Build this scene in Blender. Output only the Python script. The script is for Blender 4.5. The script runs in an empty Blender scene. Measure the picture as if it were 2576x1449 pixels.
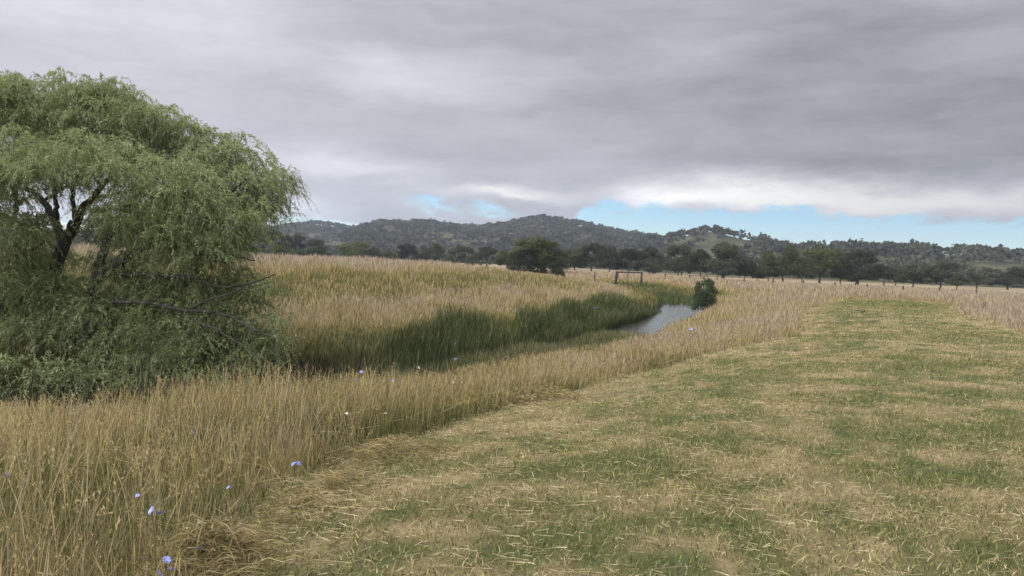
import bpy, math, random
import numpy as np
from mathutils import Matrix, Vector

rng = np.random.default_rng(7)
random.seed(7)
scene = bpy.context.scene
COL = scene.collection
R = math.radians

# ------------------------------------------------------------------ camera
FOC, EYE = 739.6, 1.6
cam_d = bpy.data.cameras.new('camera')
cam_d.sensor_width = 36.0
cam_d.lens = 26.0
cam_d.clip_end = 6000
cam_d.clip_start = 0.05
cam = bpy.data.objects.new('camera', cam_d)
COL.objects.link(cam)
CAM_M = Matrix.Rotation(R(90 - 1.98), 4, 'X') @ Matrix.Rotation(R(2.3), 4, 'Z')
CAM_M.translation = Vector((0, 0, EYE))
cam.matrix_world = CAM_M
scene.camera = cam
CR = np.array(CAM_M.to_3x3())
scene.render.resolution_x, scene.render.resolution_y = 1024, 576

K = 1024 / 2576.0                       # photograph read at 2576 wide


def ray(xd, yd):
    v = CR @ np.array([(xd * K - 512) / FOC, -(yd * K - 288) / FOC, -1.0])
    return v / np.linalg.norm(v)


def at_z(xd, yd, z=0.0):
    v = ray(xd, yd)
    t = (z - EYE) / v[2]
    return v[0] * t, v[1] * t


def at_d(xd, yd, d):
    v = ray(xd, yd)
    t = d / v[1]
    return np.array([v[0] * t, v[1] * t, EYE + v[2] * t])


def project(P):
    q = (P - np.array([0, 0, EYE])) @ CR
    return (512 + FOC * q[:, 0] / -q[:, 2]) / K, (288 - FOC * q[:, 1] / -q[:, 2]) / K


def azel(xd, yd):
    v = ray(xd, yd)
    return math.degrees(math.atan2(v[0], v[1])), math.degrees(math.asin(v[2]))


# ------------------------------------------------------------------ view, render
scene.view_settings.view_transform = 'Standard'
scene.view_settings.look = 'None'
scene.view_settings.exposure = 0.0
scene.view_settings.gamma = 1.0
scene.cycles.use_denoising = True
scene.cycles.max_bounces = 6
scene.cycles.transparent_max_bounces = 4
scene.cycles.volume_bounces = 1

# ------------------------------------------------------------------ world: overcast with a clear strip low down
SUN_AZ, SUN_EL = -62.0, 42.0            # azimuth from +Y towards +X
world = bpy.data.worlds.new('World')
scene.world = world
world.use_nodes = True
nt = world.node_tree
nt.nodes.clear()


class NB:
    """small node-building helper"""
    def __init__(self, tree):
        self.t = tree

    def n(self, typ, **kw):
        nd = self.t.nodes.new(typ)
        for k, v in kw.items():
            setattr(nd, k, v)
        return nd

    def put(self, sock, v):
        if hasattr(v, 'is_output'):
            self.t.links.new(v, sock)
        else:
            sock.default_value = v

    def m(self, op, a, b=0.0, c=None, clamp=False):
        nd = self.n('ShaderNodeMath', operation=op, use_clamp=clamp)
        self.put(nd.inputs[0], a)
        self.put(nd.inputs[1], b)
        if c is not None:
            self.put(nd.inputs[2], c)
        return nd.outputs[0]

    def sm(self, x, a, b, lo=0.0, hi=1.0):
        nd = self.n('ShaderNodeMapRange', interpolation_type='SMOOTHSTEP')
        self.put(nd.inputs[0], x)
        self.put(nd.inputs[1], a)
        self.put(nd.inputs[2], b)
        self.put(nd.inputs[3], lo)
        self.put(nd.inputs[4], hi)
        return nd.outputs[0]

    def xyz(self, x, y, z=0.0):
        nd = self.n('ShaderNodeCombineXYZ')
        for s, v in zip(nd.inputs, (x, y, z)):
            self.put(s, v)
        return nd.outputs[0]

    def noise(self, vec, scale=1.0, detail=4.0, rough=0.55, dist=0.0, color=False):
        nd = self.n('ShaderNodeTexNoise')
        self.put(nd.inputs['Vector'], vec)
        nd.inputs['Scale'].default_value = scale
        nd.inputs['Detail'].default_value = detail
        nd.inputs['Roughness'].default_value = rough
        nd.inputs['Distortion'].default_value = dist
        return nd.outputs['Color' if color else 'Fac']

    def mix(self, f, a, b, blend='MIX'):
        nd = self.n('ShaderNodeMix', data_type='RGBA', blend_type=blend)
        self.put(nd.inputs[0], f)
        for s, v in ((nd.inputs[6], a), (nd.inputs[7], b)):
            if isinstance(v, tuple) and len(v) == 3:
                v = v + (1.0,)
            self.put(s, v)
        return nd.outputs[2]

    def ramp(self, f, stops):
        nd = self.n('ShaderNodeValToRGB')
        cr = nd.color_ramp
        while len(cr.elements) < len(stops):
            cr.elements.new(0.5)
        for e, (p, c) in zip(cr.elements, stops):
            e.position = p
            e.color = tuple(c) + (1.0,)
        self.put(nd.inputs[0], f)
        return nd.outputs[0]


b = NB(nt)
tc = b.n('ShaderNodeTexCoord')
sep = b.n('ShaderNodeSeparateXYZ')
nt.links.new(tc.outputs['Generated'], sep.inputs[0])
dx, dy, dz = sep.outputs
AZ = b.m('MULTIPLY', b.m('ARCTAN2', dx, dy), 57.2958)
EL = b.m('MULTIPLY', b.m('ARCSINE', dz), 57.2958)
# warp
wn = b.noise(b.xyz(b.m('MULTIPLY', AZ, .05), b.m('MULTIPLY', EL, .17), 3.1), 1.0, 3.0, .5)
wn2 = b.noise(b.xyz(b.m('MULTIPLY', AZ, .16), b.m('MULTIPLY', EL, .5), 9.1), 1.0, 4.0, .55)
AZw = b.m('ADD', AZ, b.m('MULTIPLY', b.m('SUBTRACT', wn, .5), 7.0))
ELw = b.m('ADD', EL, b.m('MULTIPLY', b.m('SUBTRACT', wn2, .5), 2.4))
wn3 = b.noise(b.xyz(b.m('MULTIPLY', AZ, .22), b.m('MULTIPLY', EL, .55), 4.4), 1.0, 5.0, .6)
ELv = b.m('ADD', EL, b.m('MULTIPLY', b.m('SUBTRACT', wn3, .5), 2.6))
n1 = b.noise(b.xyz(b.m('MULTIPLY', AZw, .036), b.m('MULTIPLY', ELw, .165), 0.3), 1.0, 7.0, .56, .15)
n2 = b.noise(b.xyz(b.m('MULTIPLY', AZw, .085), b.m('MULTIPLY', ELw, .44), 5.3), 1.0, 6.0, .6, .2)
lum = b.m('ADD', .485, b.m('MULTIPLY', AZ, -.0036))
lum = b.m('ADD', lum, b.m('MULTIPLY', b.m('SUBTRACT', n1, .5), .60))
lum = b.m('ADD', lum, b.m('MULTIPLY', b.m('SUBTRACT', n2, .5), .26))
DEG = K / FOC * 57.2958
warm = None
for (px, py, sx, sy, amp) in [
        (1830, 486, 250, 38, .46), (1700, 505, 120, 20, .16), (2290, 512, 340, 34, .34), (1270, 490, 140, 18, .36),
        (1000, 185, 330, 50, .20), (880, 420, 220, 28, .20), (450, 300, 300, 60, .07), (770, 520, 90, 26, .20), (1250, 250, 200, 40, .07), (700, 330, 160, 40, -.06), (2560, 470, 130, 30, .10),
        (300, 40, 400, 80, .06), (1650, 500, 90, 14, .18),
        (1720, 395, 330, 40, -.09), (2350, 240, 420, 120, -.07), (1120, 375, 300, 32, -.05),
        (1290, 535, 180, 24, -.09), (960, 535, 120, 18, -.06), (1500, 455, 200, 18, -.06), (2300, 420, 250, 40, -.03)]:
    a0, e0 = azel(px, py)
    qa = b.m('MULTIPLY', b.m('SUBTRACT', AZw, a0), 1 / (sx * DEG))
    qe = b.m('MULTIPLY', b.m('SUBTRACT', ELv, e0), 1 / (sy * DEG))
    g = b.m('EXPONENT', b.m('MULTIPLY', b.m('ADD', b.m('MULTIPLY', qa, qa), b.m('MULTIPLY', qe, qe)), -1.0))
    lum = b.m('MULTIPLY_ADD', g, amp, lum)
    if amp > .25:
        warm = g if warm is None else b.m('ADD', warm, g)
lum = b.m('MAXIMUM', lum, .2)
lift = b.m('ADD', 1.0, b.m('MULTIPLY', b.sm(EL, 22, 62), 3.4))  # unseen sky overhead and behind the camera, brightened to light the ground
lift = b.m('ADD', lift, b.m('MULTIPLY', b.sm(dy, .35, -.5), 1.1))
ccol = b.mix(b.m('MULTIPLY', warm, 1.0, clamp=True), (.965, .975, 1.06), (1.02, 1.0, .975))
cl = b.n('ShaderNodeVectorMath', operation='SCALE')
nt.links.new(ccol, cl.inputs[0])
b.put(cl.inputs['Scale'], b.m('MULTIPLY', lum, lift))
# clear strip: its upper edge by azimuth
fc = b.n('ShaderNodeFloatCurve')
edge = [(300, 575), (640, 566), (760, 562), (850, 560), (890, 575), (940, 620), (1370, 620), (1430, 575), (1470, 530), (1510, 511),
        (1560, 520), (1700, 535), (1880, 540), (1960, 521), (2030, 530), (2070, 545), (2250, 556), (2450, 563), (2576, 566), (2800, 560)]
pts = []
for (px, py) in edge:
    a0, e0 = azel(px, py)
    pts.append(((a0 + 45) / 90, max(0, e0) / 10))
cv = fc.mapping.curves[0]
cv.points[0].location = (0, pts[0][1])
cv.points[1].location = (1, 0.3)
for p in pts:
    cv.points.new(*p)
for p_ in cv.points:
    p_.handle_type = 'VECTOR'
fc.mapping.update()
b.put(fc.inputs['Value'], b.m('DIVIDE', b.m('ADD', AZ, 45.0), 90.0, clamp=True))
ed = b.m('MULTIPLY_ADD', fc.outputs[0], 10.0, .25)
n3 = b.noise(b.xyz(b.m('MULTIPLY', AZ, .42), b.m('MULTIPLY', EL, 1.0), 2.2), 1.0, 8.0, .62, .3)
ed = b.m('ADD', ed, b.m('MULTIPLY', b.m('SUBTRACT', n3, .5), 2.7))
gap = b.sm(b.m('SUBTRACT', ed, EL), -.45, .45)
for (px, py, sx, sy, tilt) in [(1090, 514, 55, 14, -.18), (1235, 528, 50, 11, -.15), (720, 556, 60, 8, .05)]:
    a0, e0 = azel(px, py)
    qa = b.m('MULTIPLY', b.m('SUBTRACT', AZ, a0), 1 / (sx * DEG))
    qe = b.m('MULTIPLY', b.m('SUBTRACT', b.m('SUBTRACT', EL, e0), b.m('MULTIPLY', b.m('SUBTRACT', AZ, a0), tilt)), 1 / (sy * DEG))
    qe = b.m('ADD', qe, b.m('MULTIPLY', b.m('SUBTRACT', n3, .5), 7.0))
    g = b.m('EXPONENT', b.m('MULTIPLY', b.m('ADD', b.m('MULTIPLY', qa, qa), b.m('MULTIPLY', qe, qe)), -1.0))
    gap = b.m('MAXIMUM', gap, b.m('MULTIPLY', g, .85))
n4 = b.noise(b.xyz(b.m('MULTIPLY', AZ, .28), b.m('MULTIPLY', EL, .9), 7.7), 1.0, 4.0, .6, .5)
gap = b.m('MULTIPLY', gap, b.sm(n4, .74, .56, .45, 1.0))
sky = b.n('ShaderNodeTexSky', sky_type='NISHITA', sun_disc=False)
sky.sun_elevation = R(SUN_EL)
sky.sun_rotation = R(SUN_AZ)
sky.air_density, sky.dust_density, sky.ozone_density = 1.0, 0.0, 6.0
bg_s = b.n('ShaderNodeBackground')
hs_ = b.n('ShaderNodeHueSaturation')
hs_.inputs['Saturation'].default_value = 1.2
nt.links.new(sky.outputs[0], hs_.inputs['Color'])
nt.links.new(hs_.outputs[0], bg_s.inputs[0])
bg_s.inputs[1].default_value = 0.14
bg_c = b.n('ShaderNodeBackground')
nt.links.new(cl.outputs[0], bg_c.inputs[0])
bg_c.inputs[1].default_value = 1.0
mx = b.n('ShaderNodeMixShader')
b.put(mx.inputs[0], gap)
nt.links.new(bg_c.outputs[0], mx.inputs[1])
nt.links.new(bg_s.outputs[0], mx.inputs[2])
wo = b.n('ShaderNodeOutputWorld')
nt.links.new(mx.outputs[0], wo.inputs[0])
world.cycles.sampling_method = 'MANUAL'
world.cycles.sample_map_resolution = 512

sun_d = bpy.data.lights.new('sun', 'SUN')
sun_d.energy = 1.5
sun_d.angle = R(22)
sun_d.color = (1.0, .95, .87)
sun = bpy.data.objects.new('sun', sun_d)
COL.objects.link(sun)
sv = Vector((math.sin(R(SUN_AZ)) * math.cos(R(SUN_EL)), math.cos(R(SUN_AZ)) * math.cos(R(SUN_EL)), math.sin(R(SUN_EL))))
sun.rotation_euler = sv.to_track_quat('Z', 'Y').to_euler()
sun.location = sv * 100

# ------------------------------------------------------------------ helpers


def tag(o, label=None, cat=None, group=None, kind=None):
    if label:
        o['label'] = label
    if cat:
        o['category'] = cat
    if group:
        o['group'] = group
    if kind:
        o['kind'] = kind
    return o


def link(name, me, mat=None, parent=None):
    o = bpy.data.objects.new(name, me)
    COL.objects.link(o)
    if mat is not None and not me.materials:
        me.materials.append(mat)
    if parent is not None:
        o.parent = parent
    return o


def empty(name, loc):
    o = bpy.data.objects.new(name, None)
    o.empty_display_size = .2
    o.location = tuple(float(c) for c in loc)
    COL.objects.link(o)
    return o


def mesh(name, V, faces, attrs=None, smooth=False):
    """V (n,3); faces: list of (m,k) index arrays"""
    me = bpy.data.meshes.new(name)
    V = np.ascontiguousarray(V, dtype=np.float32)
    me.vertices.add(len(V))
    me.vertices.foreach_set('co', V.ravel())
    tot = np.concatenate([np.full(len(f), f.shape[1], dtype=np.int32) for f in faces])
    idx = np.concatenate([f.ravel() for f in faces]).astype(np.int32)
    me.loops.add(len(idx))
    me.loops.foreach_set('vertex_index', idx)
    me.polygons.add(len(tot))
    st = np.zeros(len(tot), dtype=np.int32)
    st[1:] = np.cumsum(tot)[:-1]
    me.polygons.foreach_set('loop_start', st)
    if smooth:
        me.polygons.foreach_set('use_smooth', np.ones(len(tot), dtype=bool))
    for k, a in (attrs or {}).items():
        at = me.attributes.new(k, 'FLOAT', 'POINT')
        at.data.foreach_set('value', np.ascontiguousarray(a, dtype=np.float32))
    me.update(calc_edges=True)
    return me


def _hash(ix, iy, s):
    h = (ix.astype(np.int64) * 374761393 + iy.astype(np.int64) * 668265263 + s * 1442695041) & 0x7fffffff
    h = ((h ^ (h >> 13)) * 1274126177) & 0x7fffffff
    h = (h ^ (h >> 16)) & 0xffff
    return h / 65535.0


def vnoise(x, y, s=0):
    ix, iy = np.floor(x), np.floor(y)
    fx, fy = x - ix, y - iy
    fx, fy = fx * fx * (3 - 2 * fx), fy * fy * (3 - 2 * fy)
    a, b_ = _hash(ix, iy, s), _hash(ix + 1, iy, s)
    c, d = _hash(ix, iy + 1, s), _hash(ix + 1, iy + 1, s)
    return (a * (1 - fx) + b_ * fx) * (1 - fy) + (c * (1 - fx) + d * fx) * fy


def fbm(x, y, s=0, o=4):
    r, a, t = 0, .5, 0
    for i in range(o):
        r = r + a * vnoise(x * 2 ** i + 17.3 * i, y * 2 ** i - 9.1 * i, s + i)
        t += a
        a *= .55
    return r / t


def sstep(a, b_, x):
    t = np.clip((x - a) / (b_ - a), 0, 1)
    return t * t * (3 - 2 * t)


# ------------------------------------------------------------------ terrain functions
CREEK = np.array([(-90, 1), (-40, 6), (-20, 8.4), (-13, 9.8), (-9, 11.2), (-6.6, 12.7), (-4.3, 15), (-1.7, 19), (.5, 22.6), (3, 27.6), (5.2, 33),
                  (9.1, 43), (12.0, 51.5), (14.0, 60), (15.0, 72), (14.5, 85), (12.5, 100), (8, 122), (-4, 142), (-40, 168), (-110, 190)], dtype=float)
WATER_Z = -1.3
HW = 1.7


ME_LEFT = [(665, 1449), (700, 1330), (765, 1226), (850, 1158), (990, 1080), (1195, 990), (1400, 925), (1600, 882), (1800, 846),
           (2040, 815), (2033, 795), (2036, 770), (2100, 757), (2200, 753), (2300, 757), (2385, 766), (2398, 788), (2470, 812), (2576, 842)]
MOWN = [(-1.2, -9), (-1.2, 0)] + [at_z(*p) for p in ME_LEFT] + [(14.3, 18), (11.5, 11), (9, 4), (8, -9)]
MOWN = np.array(MOWN)


def poly_sd(x, y, P):
    """signed distance to polygon: negative inside"""
    best = np.full(x.shape, 1e9)
    ins = np.zeros(x.shape, bool)
    n = len(P)
    for i in range(n):
        ax, ay = P[i]
        bx, by = P[(i + 1) % n]
        ex, ey = bx - ax, by - ay
        t = np.clip(((x - ax) * ex + (y - ay) * ey) / (ex * ex + ey * ey + 1e-9), 0, 1)
        best = np.minimum(best, np.hypot(ax + t * ex - x, ay + t * ey - y))
        c = ((ay > y) != (by > y)) & (x < (bx - ax) * (y - ay) / (by - ay + 1e-12) + ax)
        ins ^= c
    return np.where(ins, -best, best)


def creek_dist(x, y):
    """unsigned distance, sign (+ left/far bank), and arc y of nearest"""
    best = np.full(x.shape, 1e9)
    sg = np.zeros(x.shape)
    ny = np.zeros(x.shape)
    for (ax, ay), (bx, by) in zip(CREEK[:-1], CREEK[1:]):
        ex, ey = bx - ax, by - ay
        L2 = ex * ex + ey * ey
        t = np.clip(((x - ax) * ex + (y - ay) * ey) / L2, 0, 1)
        qx, qy = ax + t * ex - x, ay + t * ey - y
        d = np.hypot(qx, qy)
        cr = ex * (y - ay) - ey * (x - ax)
        m = d < best
        best = np.where(m, d, best)
        sg = np.where(m, np.where(cr > 0, 1.0, -1.0), sg)
        ny = np.where(m, ay + t * ey, ny)
    return best, sg, ny


def ground_z(x, y, detail=True):
    s, sg, ny = creek_dist(x, y)
    wob = (fbm(x * .35, y * .35, 11, 3) - .5) * 1.2
    s2 = s + wob * sstep(1.0, 4, s)
    bed = WATER_Z - .45 + .45 * sstep(.6, HW, s)
    right = WATER_Z + .22 * sstep(HW, HW + .7, s2) + 1.08 * np.clip((s2 - 1.6) / 8.4, 0, 1) ** .95
    left = WATER_Z + .28 * sstep(HW, HW + .8, s2) + 1.95 * sstep(.3, 20, s2) + .10
    msd = poly_sd(x, y, MOWN)
    near = sstep(14, 9, s) * sstep(60, 45, y)
    right = np.minimum(right, -np.minimum(1.02, .135 * np.maximum(msd - .35, 0)) * near)
    left = np.where(s2 < HW, WATER_Z, left)
    z = np.where(s < HW, bed, np.where(sg > 0, left, right))
    far = sstep(54, 84, y)
    z = np.where((sg > 0) & (z > -.2), -.2 + (z + .2) * (1 - .95 * far), z)
    z = z - .55 * sstep(45, 110, y) * sstep(15, 60, x)
    z = z - .35 * sstep(90, 200, y)
    if detail:
        z = z + (fbm(x * .12, y * .12, 3, 3) - .5) * .22 * sstep(3, 8, s) * sstep(4, 30, np.hypot(x, y))
        z = z + (fbm(x * .8, y * .8, 5, 2) - .5) * .05 * sstep(HW + .2, HW + 1.5, s)
    return z


def mown_sd(x, y):
    return poly_sd(x + (fbm(x * 1.3, y * 1.3, 21, 2) - .5) * .35, y + (fbm(x * 1.3, y * 1.3, 22, 2) - .5) * .35, MOWN) - .24


def mown_dry(x, y):
    """0 green .. 1 straw, patchy"""
    a = fbm(x * .8, y * 1.15, 31, 4)
    c = fbm(x * 3.1, y * 4.2, 35, 3)
    f = fbm(x * .16, y * .16, 39, 2)
    # wheel lines of paler clippings running along the strip
    return np.clip(.5 + (a - .5) * .85 + (c - .5) * 1.5 + (fbm(x * 8, y * 10, 37, 2) - .5) * 1.0 + (f - .5) * .5
                   + (vnoise(poly_sd(x, y, MOWN) * 1.15, y * .05, 38) - .5) * .5 - .02, 0, 1)


FENCE_D = lambda xd3840: np.interp(xd3840, [600, 1446, 2150, 2600, 3662, 4200], [190, 160, 118, 104, 78, 66])


def fence_dist_at(x, y):
    P = np.stack([x, y, np.full(x.shape, .3)], 1)
    xd, _ = project(P)
    return FENCE_D(xd * 3840 / 2576)


# ------------------------------------------------------------------ materials
def new_mat(name):
    m = bpy.data.materials.new(name)
    m.use_nodes = True
    m.node_tree.nodes.clear()
    return m, NB(m.node_tree)


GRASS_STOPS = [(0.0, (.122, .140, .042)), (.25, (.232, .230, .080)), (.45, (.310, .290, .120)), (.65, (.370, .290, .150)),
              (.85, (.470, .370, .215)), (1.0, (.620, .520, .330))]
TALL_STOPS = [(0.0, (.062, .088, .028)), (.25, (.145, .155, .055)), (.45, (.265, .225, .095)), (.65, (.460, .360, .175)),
              (.85, (.385, .315, .220)), (1.0, (.415, .345, .272))]


def blade_mat(name, stops, trans=.35, rough=.6):
    m, q = new_mat(name)
    a = q.n('ShaderNodeAttribute', attribute_name='dry')
    r = q.n('ShaderNodeAttribute', attribute_name='rnd')
    c = q.ramp(a.outputs['Fac'], stops)
    v = q.n('ShaderNodeHueSaturation')
    q.put(v.inputs['Value'], q.m('MULTIPLY_ADD', r.outputs['Fac'], 1.05, .48))
    q.put(v.inputs['Hue'], q.m('MULTIPLY_ADD', r.outputs['Fac'], .02, .49))
    q.put(v.inputs['Color'], c)
    d = q.n('ShaderNodeBsdfDiffuse')
    t = q.n('ShaderNodeBsdfTranslucent')
    q.put(d.inputs[0], v.outputs[0])
    q.put(t.inputs[0], v.outputs[0])
    mxs = q.n('ShaderNodeMixShader')
    mxs.inputs[0].default_value = trans
    q.t.links.new(d.outputs[0], mxs.inputs[1])
    q.t.links.new(t.outputs[0], mxs.inputs[2])
    o = q.n('ShaderNodeOutputMaterial')
    q.t.links.new(mxs.outputs[0], o.inputs[0])
    return m


def leaf_mat(name, dark, light, trans=.3, scale=.6):
    m, q = new_mat(name)
    r = q.n('ShaderNodeAttribute', attribute_name='rnd')
    g = q.n('ShaderNodeTexCoord')
    nz = q.noise(g.outputs['Object'], scale, 3.0)
    f = q.m('ADD', q.m('MULTIPLY', r.outputs['Fac'], .6), q.m('MULTIPLY', q.m('SUBTRACT', nz, .3), .9), clamp=True)
    oi = q.n('ShaderNodeObjectInfo')
    c = q.mix(f, dark, light)
    v = q.n('ShaderNodeHueSaturation')
    q.put(v.inputs['Value'], q.m('MULTIPLY_ADD', oi.outputs['Random'], .7, .70))
    q.put(v.inputs['Color'], c)
    d = q.n('ShaderNodeBsdfDiffuse')
    t = q.n('ShaderNodeBsdfTranslucent')
    q.put(d.inputs[0], v.outputs[0])
    q.put(t.inputs[0], v.outputs[0])
    mxs = q.n('ShaderNodeMixShader')
    mxs.inputs[0].default_value = trans
    q.t.links.new(d.outputs[0], mxs.inputs[1])
    q.t.links.new(t.outputs[0], mxs.inputs[2])
    o = q.n('ShaderNodeOutputMaterial')
    q.t.links.new(mxs.outputs[0], o.inputs[0])
    return m


def bark_mat(name, c1, c2, scale=6.0):
    m, q = new_mat(name)
    g = q.n('ShaderNodeTexCoord')
    mp = q.n('ShaderNodeMapping')
    mp.inputs['Scale'].default_value = (1, 1, .25)
    q.put(mp.inputs[0], g.outputs['Object'])
    nz = q.noise(mp.outputs[0], scale, 5.0, .65)
    c = q.mix(q.sm(nz, .3, .7), c1, c2)
    p = q.n('ShaderNodeBsdfPrincipled')
    q.put(p.inputs['Base Color'], c)
    p.inputs['Roughness'].default_value = .9
    bp = q.n('ShaderNodeBump')
    bp.inputs['Strength'].default_value = .6
    bp.inputs['Distance'].default_value = .02
    q.put(bp.inputs['Height'], nz)
    q.put(p.inputs['Normal'], bp.outputs[0])
    o = q.n('ShaderNodeOutputMaterial')
    q.t.links.new(p.outputs[0], o.inputs[0])
    return m


M_MOWN = blade_mat('mown_grass', GRASS_STOPS, .3)
M_TALL = blade_mat('tall_grass', TALL_STOPS, .42)
M_REED = blade_mat('reed', [(0, (.040, .050, .022)), (.4, (.072, .100, .040)), (.65, (.130, .140, .058)), (.85, (.22, .20, .10)), (1, (.34, .28, .16))], .25)
M_WILLOW = leaf_mat('willow_leaf', (.105, .135, .052), (.37, .41, .205), .30, .8)
M_SHOOT = leaf_mat('willow_shoot_leaf', (.15, .20, .07), (.33, .39, .15), .40, .8)
M_GUM = leaf_mat('gum_leaf', (.040, .048, .027), (.105, .112, .066), .22, .35)
M_DARK = leaf_mat('dark_leaf', (.036, .043, .025), (.100, .108, .064), .2, .35)
M_GREEN = leaf_mat('green_leaf', (.046, .062, .025), (.122, .142, .060), .3, .35)
M_CAS = leaf_mat('sheoak_leaf', (.045, .070, .036), (.115, .150, .082), .3, 1.2)
M_HILLTREE = leaf_mat('woodland_leaf', (.022, .027, .018), (.085, .088, .058), .12, .02)
M_BARK = bark_mat('willow_bark', (.030, .026, .020), (.085, .075, .060))
M_GUMBARK = bark_mat('gum_bark', (.07, .06, .05), (.24, .21, .18), 2.0)
M_DKBARK = bark_mat('dark_bark', (.03, .026, .022), (.08, .07, .058), 2.0)
M_POST = bark_mat('weathered_wood', (.035, .030, .026), (.10, .088, .075), 9.0)


def ground_material():
    m, q = new_mat('ground_cover')
    a = q.n('ShaderNodeAttribute', attribute_name='dry')
    w = q.n('ShaderNodeAttribute', attribute_name='wet')
    fm = q.n('ShaderNodeAttribute', attribute_name='mown')
    g = q.n('ShaderNodeTexCoord')
    n_ = q.noise(g.outputs['Object'], 3.0, 8.0, .7)
    nb = q.noise(g.outputs['Object'], 22.0, 5.0, .7)
    f = q.m('ADD', a.outputs['Fac'], q.m('MULTIPLY', q.m('SUBTRACT', n_, .5), .6), clamp=True)
    tallc = q.ramp(f, [(0, (.045, .060, .020)), (.4, (.115, .105, .045)), (.7, (.25, .20, .115)), (1, (.47, .39, .235))])
    mownc = q.ramp(f, [(0, (.055, .080, .024)), (.3, (.105, .115, .042)), (.6, (.24, .19, .095)), (1, (.36, .28, .15))])
    c = q.mix(fm.outputs['Fac'], tallc, mownc)
    c = q.mix(q.m('MULTIPLY', q.sm(nb, .35, .7), .55), c, (.10, .078, .050))
    c = q.mix(w.outputs['Fac'], c, (.028, .024, .017))
    p = q.n('ShaderNodeBsdfPrincipled')
    q.put(p.inputs['Base Color'], c)
    p.inputs['Roughness'].default_value = 1.0
    p.inputs['Specular IOR Level'].default_value = .1
    bp = q.n('ShaderNodeBump')
    bp.inputs['Strength'].default_value = .7
    bp.inputs['Distance'].default_value = .06
    q.put(bp.inputs['Height'], nb)
    q.put(p.inputs['Normal'], bp.outputs[0])
    o = q.n('ShaderNodeOutputMaterial')
    q.t.links.new(p.outputs[0], o.inputs[0])
    return m


# ------------------------------------------------------------------ the ground: one sheet to the horizon
def tall_dry(x, y, s, sg):
    """dryness of the long grass: olive at the creek, banded on the far bank"""
    nz = fbm(x * .22, y * .22, 41, 4)
    n2_ = fbm(x * .9, y * .9, 45, 3)
    sw = s + (nz - .5) * 7
    left = np.interp(sw, [0, 2.2, 3.8, 5.2, 7.5, 9.5, 13, 17, 40], [.18, .24, .34, .62, .78, .46, .45, .86, .97])
    right = np.interp(sw, [0, 2.5, 5, 9, 30], [.36, .50, .60, .66, .72]) + (fbm(x * .6, y * .6, 47, 3) - .5) * .5 * sstep(40, 15, y) + .24 * sstep(11, 24, np.hypot(x, y))
    right = right - .38 * sstep(55, 66, y) * sstep(120, 100, y) * sstep(7, 4, s)
    return np.clip(np.where(sg > 0, left, right) + (n2_ - .5) * .35 + (nz - .5) * .15, 0, 1)


def axis(lo, hi, a, n):
    t = np.linspace(math.asinh(lo / a), math.asinh(hi / a), n)
    return a * np.sinh(t)


gx = axis(-3200, 3200, 9, 620)
gy = axis(-300, 4200, 16, 560)
X, Y = np.meshgrid(gx, gy)
xf, yf = X.ravel(), Y.ravel()
zf = ground_z(xf, yf)
sc_, sg_, _ = creek_dist(xf, yf)
msd = mown_sd(xf, yf)
dry = np.where(msd < 0, mown_dry(xf, yf), tall_dry(xf, yf, sc_, sg_))
rr = np.hypot(xf, yf)
fd = np.where(yf > 5, fence_dist_at(xf, np.maximum(yf, 5)), 150)
dry = np.where(msd < 0, dry, np.minimum(dry, 1 - .24 * sstep(0, 12, rr - np.maximum(fd, 178))))
wet = sstep(HW + .9, HW - .1, sc_)
nx, ny_ = len(gx), len(gy)
ii = np.arange(nx * ny_).reshape(ny_, nx)
quads = np.stack([ii[:-1, :-1], ii[:-1, 1:], ii[1:, 1:], ii[1:, :-1]], -1).reshape(-1, 4)
me = mesh('ground', np.stack([xf, yf, zf], 1), [quads], {'dry': dry, 'wet': wet, 'mown': sstep(.05, -.05, msd)}, True)
tag(link('ground', me, ground_material()), 'gently rolling paddock floor of dry grass with a mown strip', kind='structure')

ZG = zf.reshape(ny_, nx)


def ground_z(x, y, detail=True):
    """height of the built ground sheet, so that everything rooted in it meets it"""
    x, y = np.asarray(x, float), np.asarray(y, float)
    i = np.clip(np.searchsorted(gx, x) - 1, 0, nx - 2)
    j = np.clip(np.searchsorted(gy, y) - 1, 0, ny_ - 2)
    u = np.clip((x - gx[i]) / (gx[i + 1] - gx[i]), 0, 1)
    v = np.clip((y - gy[j]) / (gy[j + 1] - gy[j]), 0, 1)
    return (ZG[j, i] * (1 - u) + ZG[j, i + 1] * u) * (1 - v) + (ZG[j + 1, i] * (1 - u) + ZG[j + 1, i + 1] * u) * v


# ------------------------------------------------------------------ creek water
Vw, Fw = [], []
cp = CREEK[1:-1]
fine = []
for p, q_ in zip(cp[:-1], cp[1:]):
    for t in np.linspace(0, 1, 6, endpoint=False):
        fine.append(p + (q_ - p) * t)
fine = np.array(fine)
tan = np.gradient(fine, axis=0)
tan /= np.linalg.norm(tan, axis=1)[:, None]
nor = np.stack([-tan[:, 1], tan[:, 0]], 1)
for k in (-2.3, -.8, .8, 2.3):
    Vw.append(np.concatenate([fine + nor * k, np.full((len(fine), 1), WATER_Z)], 1))
n = len(fine)
Fw = [np.stack([np.arange(n - 1) + j * n, np.arange(n - 1) + j * n + 1, np.arange(n - 1) + (j + 1) * n + 1, np.arange(n - 1) + (j + 1) * n], 1) for j in range(3)]
m, q = new_mat('creek_water')
g = q.n('ShaderNodeTexCoord')
mp = q.n('ShaderNodeMapping')
mp.inputs['Scale'].default_value = (.7, 2.2, 1)
q.put(mp.inputs[0], g.outputs['Object'])
nz = q.noise(mp.outputs[0], 2.2, 4.0, .6)
p = q.n('ShaderNodeBsdfPrincipled')
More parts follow.
